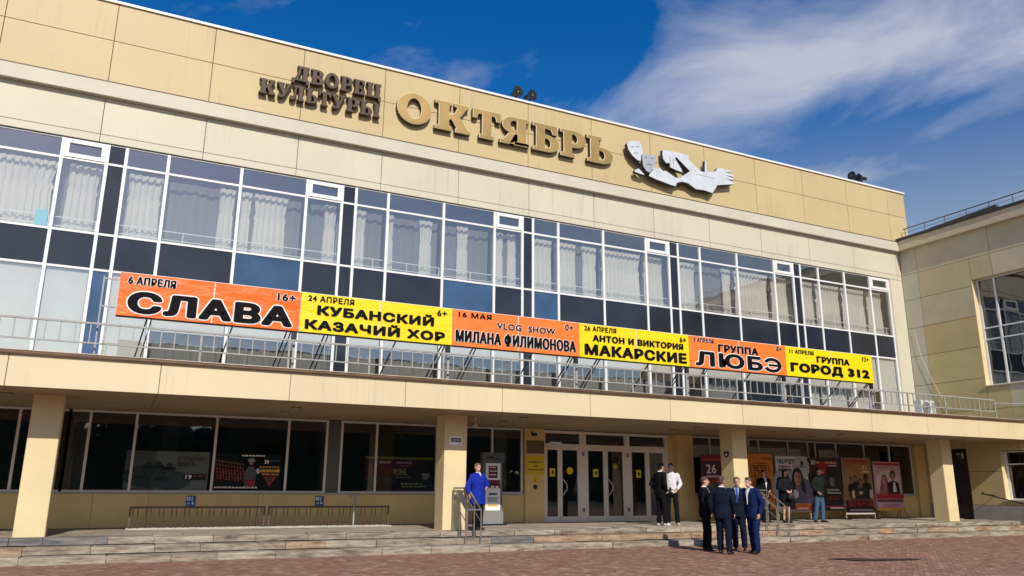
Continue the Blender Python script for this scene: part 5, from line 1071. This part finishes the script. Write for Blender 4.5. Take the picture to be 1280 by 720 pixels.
person((14.72,16.5,0.006), (-.62,-.72), 1.84, 'fair haired man in a dark suit, light blue shirt and blue tie, facing the square', 'suit', navy, navy, shoe_b, hair_bl, feet=((-.12,.04),(.10,-.05)), shirt=lightblue, tie=tie_blue, group=GS, head=(-.02,.03,-.012), bulk=1.08, seed=9)
person((14.32,15.50,0.006), (-.93,-.05), 1.82, 'man in a bright navy blue suit with bowed head, right end of the group', 'suit', blue_suit, blue_suit, shoe_b, hair_br, feet=((-.12,.06),(.10,-.06)), shirt=whitec, group=GS, lean=(0,.04), head=(0,.045,-.02), elbows=((-.29,-.03,1.17),(.28,-.07,1.18)), hands=((-.25,.05,.92),(.25,-.02,.92)), toes=(-.1,.2), bulk=1.1, seed=12)
person((15.14,20.35,.442), (.97,.12), 1.86, 'young man in a black sweater and loose black trousers beside the doors', 'sweater', blackc, blackc, shoe_w, hair_dk, feet=((-.13,.02),(.11,.06)), shirt=whitec, elbows=((-.29,-.10,1.17),(.29,-.09,1.17)), hands=((-.19,.07,.97),(.19,.07,.97)), head=(.02,.03,-.012), curl=1.0, bulk=1.05, seed=15)
def phone(t, WR, EL, SL, hd):
    b = MB(); c_ = WR[0] + Vector((.01,.03,-.05)); b.box(c_.x-.04,c_.x+.04,c_.y+.0,c_.y+.012,c_.z-.07,c_.z+.07); o_ = b.build('phone', black_m, None, at=(0,0,0)); o_.parent = t; o_.location = (0,0,0)
person((15.72,20.55,.442), (-.55,-.75), 1.86, 'young man in a white shirt and black trousers holding a phone at his waist', 'shirt', whitec, blackc, shoe_w, hair_dk, feet=((-.14,.05),(.13,-.03)), elbows=((-.27,.02,1.18),(.27,-.05,1.17)), hands=((-.16,.22,1.03),(.25,.06,.92)), shirt=whitec, toes=(-.2,.3), bulk=.9, extra=None, seed=18)
# phone held by him
b = MB(); b.box(15.44,15.52,20.30,20.315,1.42,1.56); tag(b.build('phone', black_m), 'black phone held at the waist by the young man in white', 'phone')
person((8.74,19.72,.442), (.30,-.95), 1.70, 'woman in a royal blue coat and black trousers leaning beside the second column', 'coat', coatblue, blackc, shoe_b, hair_gr, female=True, hem=.68, feet=((-.11,0),(.10,.03)), elbows=((-.36,.0,1.20),(.33,-.05,1.18)), hands=((-.17,.20,1.14),(.34,.04,.95)), shirt=whitec, longhair=False, head=(.03,.01,0), bulk=1.14, seed=21)
person((19.95,21.0,.442), (-.15,-.98), 1.74, 'man in a dark suit and white shirt behind the steel handrail', 'suit', dark_suit, dark_suit, shoe_b, hair_dk, feet=((-.10,0),(.11,.02)), shirt=whitec, elbows=((-.27,-.02,1.18),(.27,.0,1.18)), hands=((-.10,.20,1.08),(.20,.14,1.0)), head=(0,.03,-.01), seed=24)
b = MB(); b.ell((19.80,20.72,1.12),(.05,.02,.10),12,8); b.cyl((19.90,20.74,1.42),(19.80,20.72,1.2),.008,5); tag(b.build('cloth_bag', flat(175,150,125)), 'small beige bag held by the man behind the handrail', 'bag')
person((20.62,20.75,.442), (-.05,-1), 1.76, 'woman in a black jacket and short black skirt with bare legs', 'puffer', cloth('black_puffer', (.008,.009,.012), .6), blackc, shoe_b, hair_dk, female=True, skirt=True, hem=.74, feet=((-.08,.02),(.11,.0)), elbows=((-.28,-.02,1.18),(.28,.02,1.18)), hands=((-.12,.20,1.08),(.10,.22,1.06)), longhair=True, head=(-.02,.04,-.01), seed=27)
hb_ = thing('handbag', (20.62,20.48,1.15), 'dark handbag with a bright clasp held by the woman in the black jacket', 'bag')
b = MB(); b.ell((20.62,20.46,1.30),(.15,.055,.12),16,10); b.build('bag_body', cloth('bag_black', (.02,.02,.024), .35), hb_); b = MB(); b.box(20.54,20.58,20.395,20.405,1.34,1.37); b.box(20.64,20.69,20.395,20.405,1.34,1.36); b.build('clasp', mat('clasp', (.8,.8,.8), .2, metal=.8), hb_)
person((22.10,20.65,.442), (.10,-.99), 1.84, 'man in a dark jacket and blue jeans holding a phone to his ear', 'coat', greyj, jeans, shoe_b, hair_dk, hem=.84, feet=((-.04,.05),(.20,-.08)), elbows=((-.31,.02,1.22),(.26,-.02,1.18)), hands=((-.12,.13,1.60),(.21,.14,.98)), head=(-.01,.02,-.01), toes=(-.3,.5), lean=(-.04,0), seed=30, curl=1.0)

# ------------------------------------------------------------------ trees across the square (seen only as reflections in the glass)
rnd = random.Random(21); b = MB()
for k in range(46):
    cx_ = -75+k*4.3+rnd.uniform(-2,2); cy_ = -52+rnd.uniform(-5,5); H = rnd.uniform(9,13)
    b.cyl((cx_,cy_,0),(cx_,cy_,H*.45),.3,7,1)
    b.ell((cx_,cy_,1.0),(4.6,1.8,2.8),9,7); b.ell((cx_+2.2,-52,1.0),(4.6,1.8,2.6),9,7)
    for j in range(6): b.ell((cx_+rnd.uniform(-2.2,2.2),cy_+rnd.uniform(-1,1),rnd.uniform(2.2,H*.72)),(rnd.uniform(2.2,3.4),1.8,rnd.uniform(1.8,3)),9,7)
    for j in range(420):
        a_ = rnd.uniform(0,6.283); e_ = rnd.gauss(0,1); rr_ = abs(rnd.gauss(0,.45))*3.6+.4; z = H*.25+rnd.random()**.8*H*.75; rr_ *= max(.25, 1-((z-H*.5)/(H*.55))**2)
        x, y = cx_+rr_*math.cos(a_), cy_+rr_*math.sin(a_); s_ = rnd.uniform(.25,.55); u = Vector((rnd.gauss(0,1),rnd.gauss(0,1),rnd.gauss(0,1))).normalized(); w_ = u.orthogonal().normalized()
        c_ = Vector((x,y,z)); b.add([c_+u*s_, c_+w_*s_*.8, c_-u*s_, c_-w_*s_*.8], [(0,1,2,3)])
tag(b.build('treeline', [mat('far_foliage', (.085,.10,.05), .8), mat('far_bark', (.09,.06,.04), .9)], at=(0,-52,0)), kind='stuff')
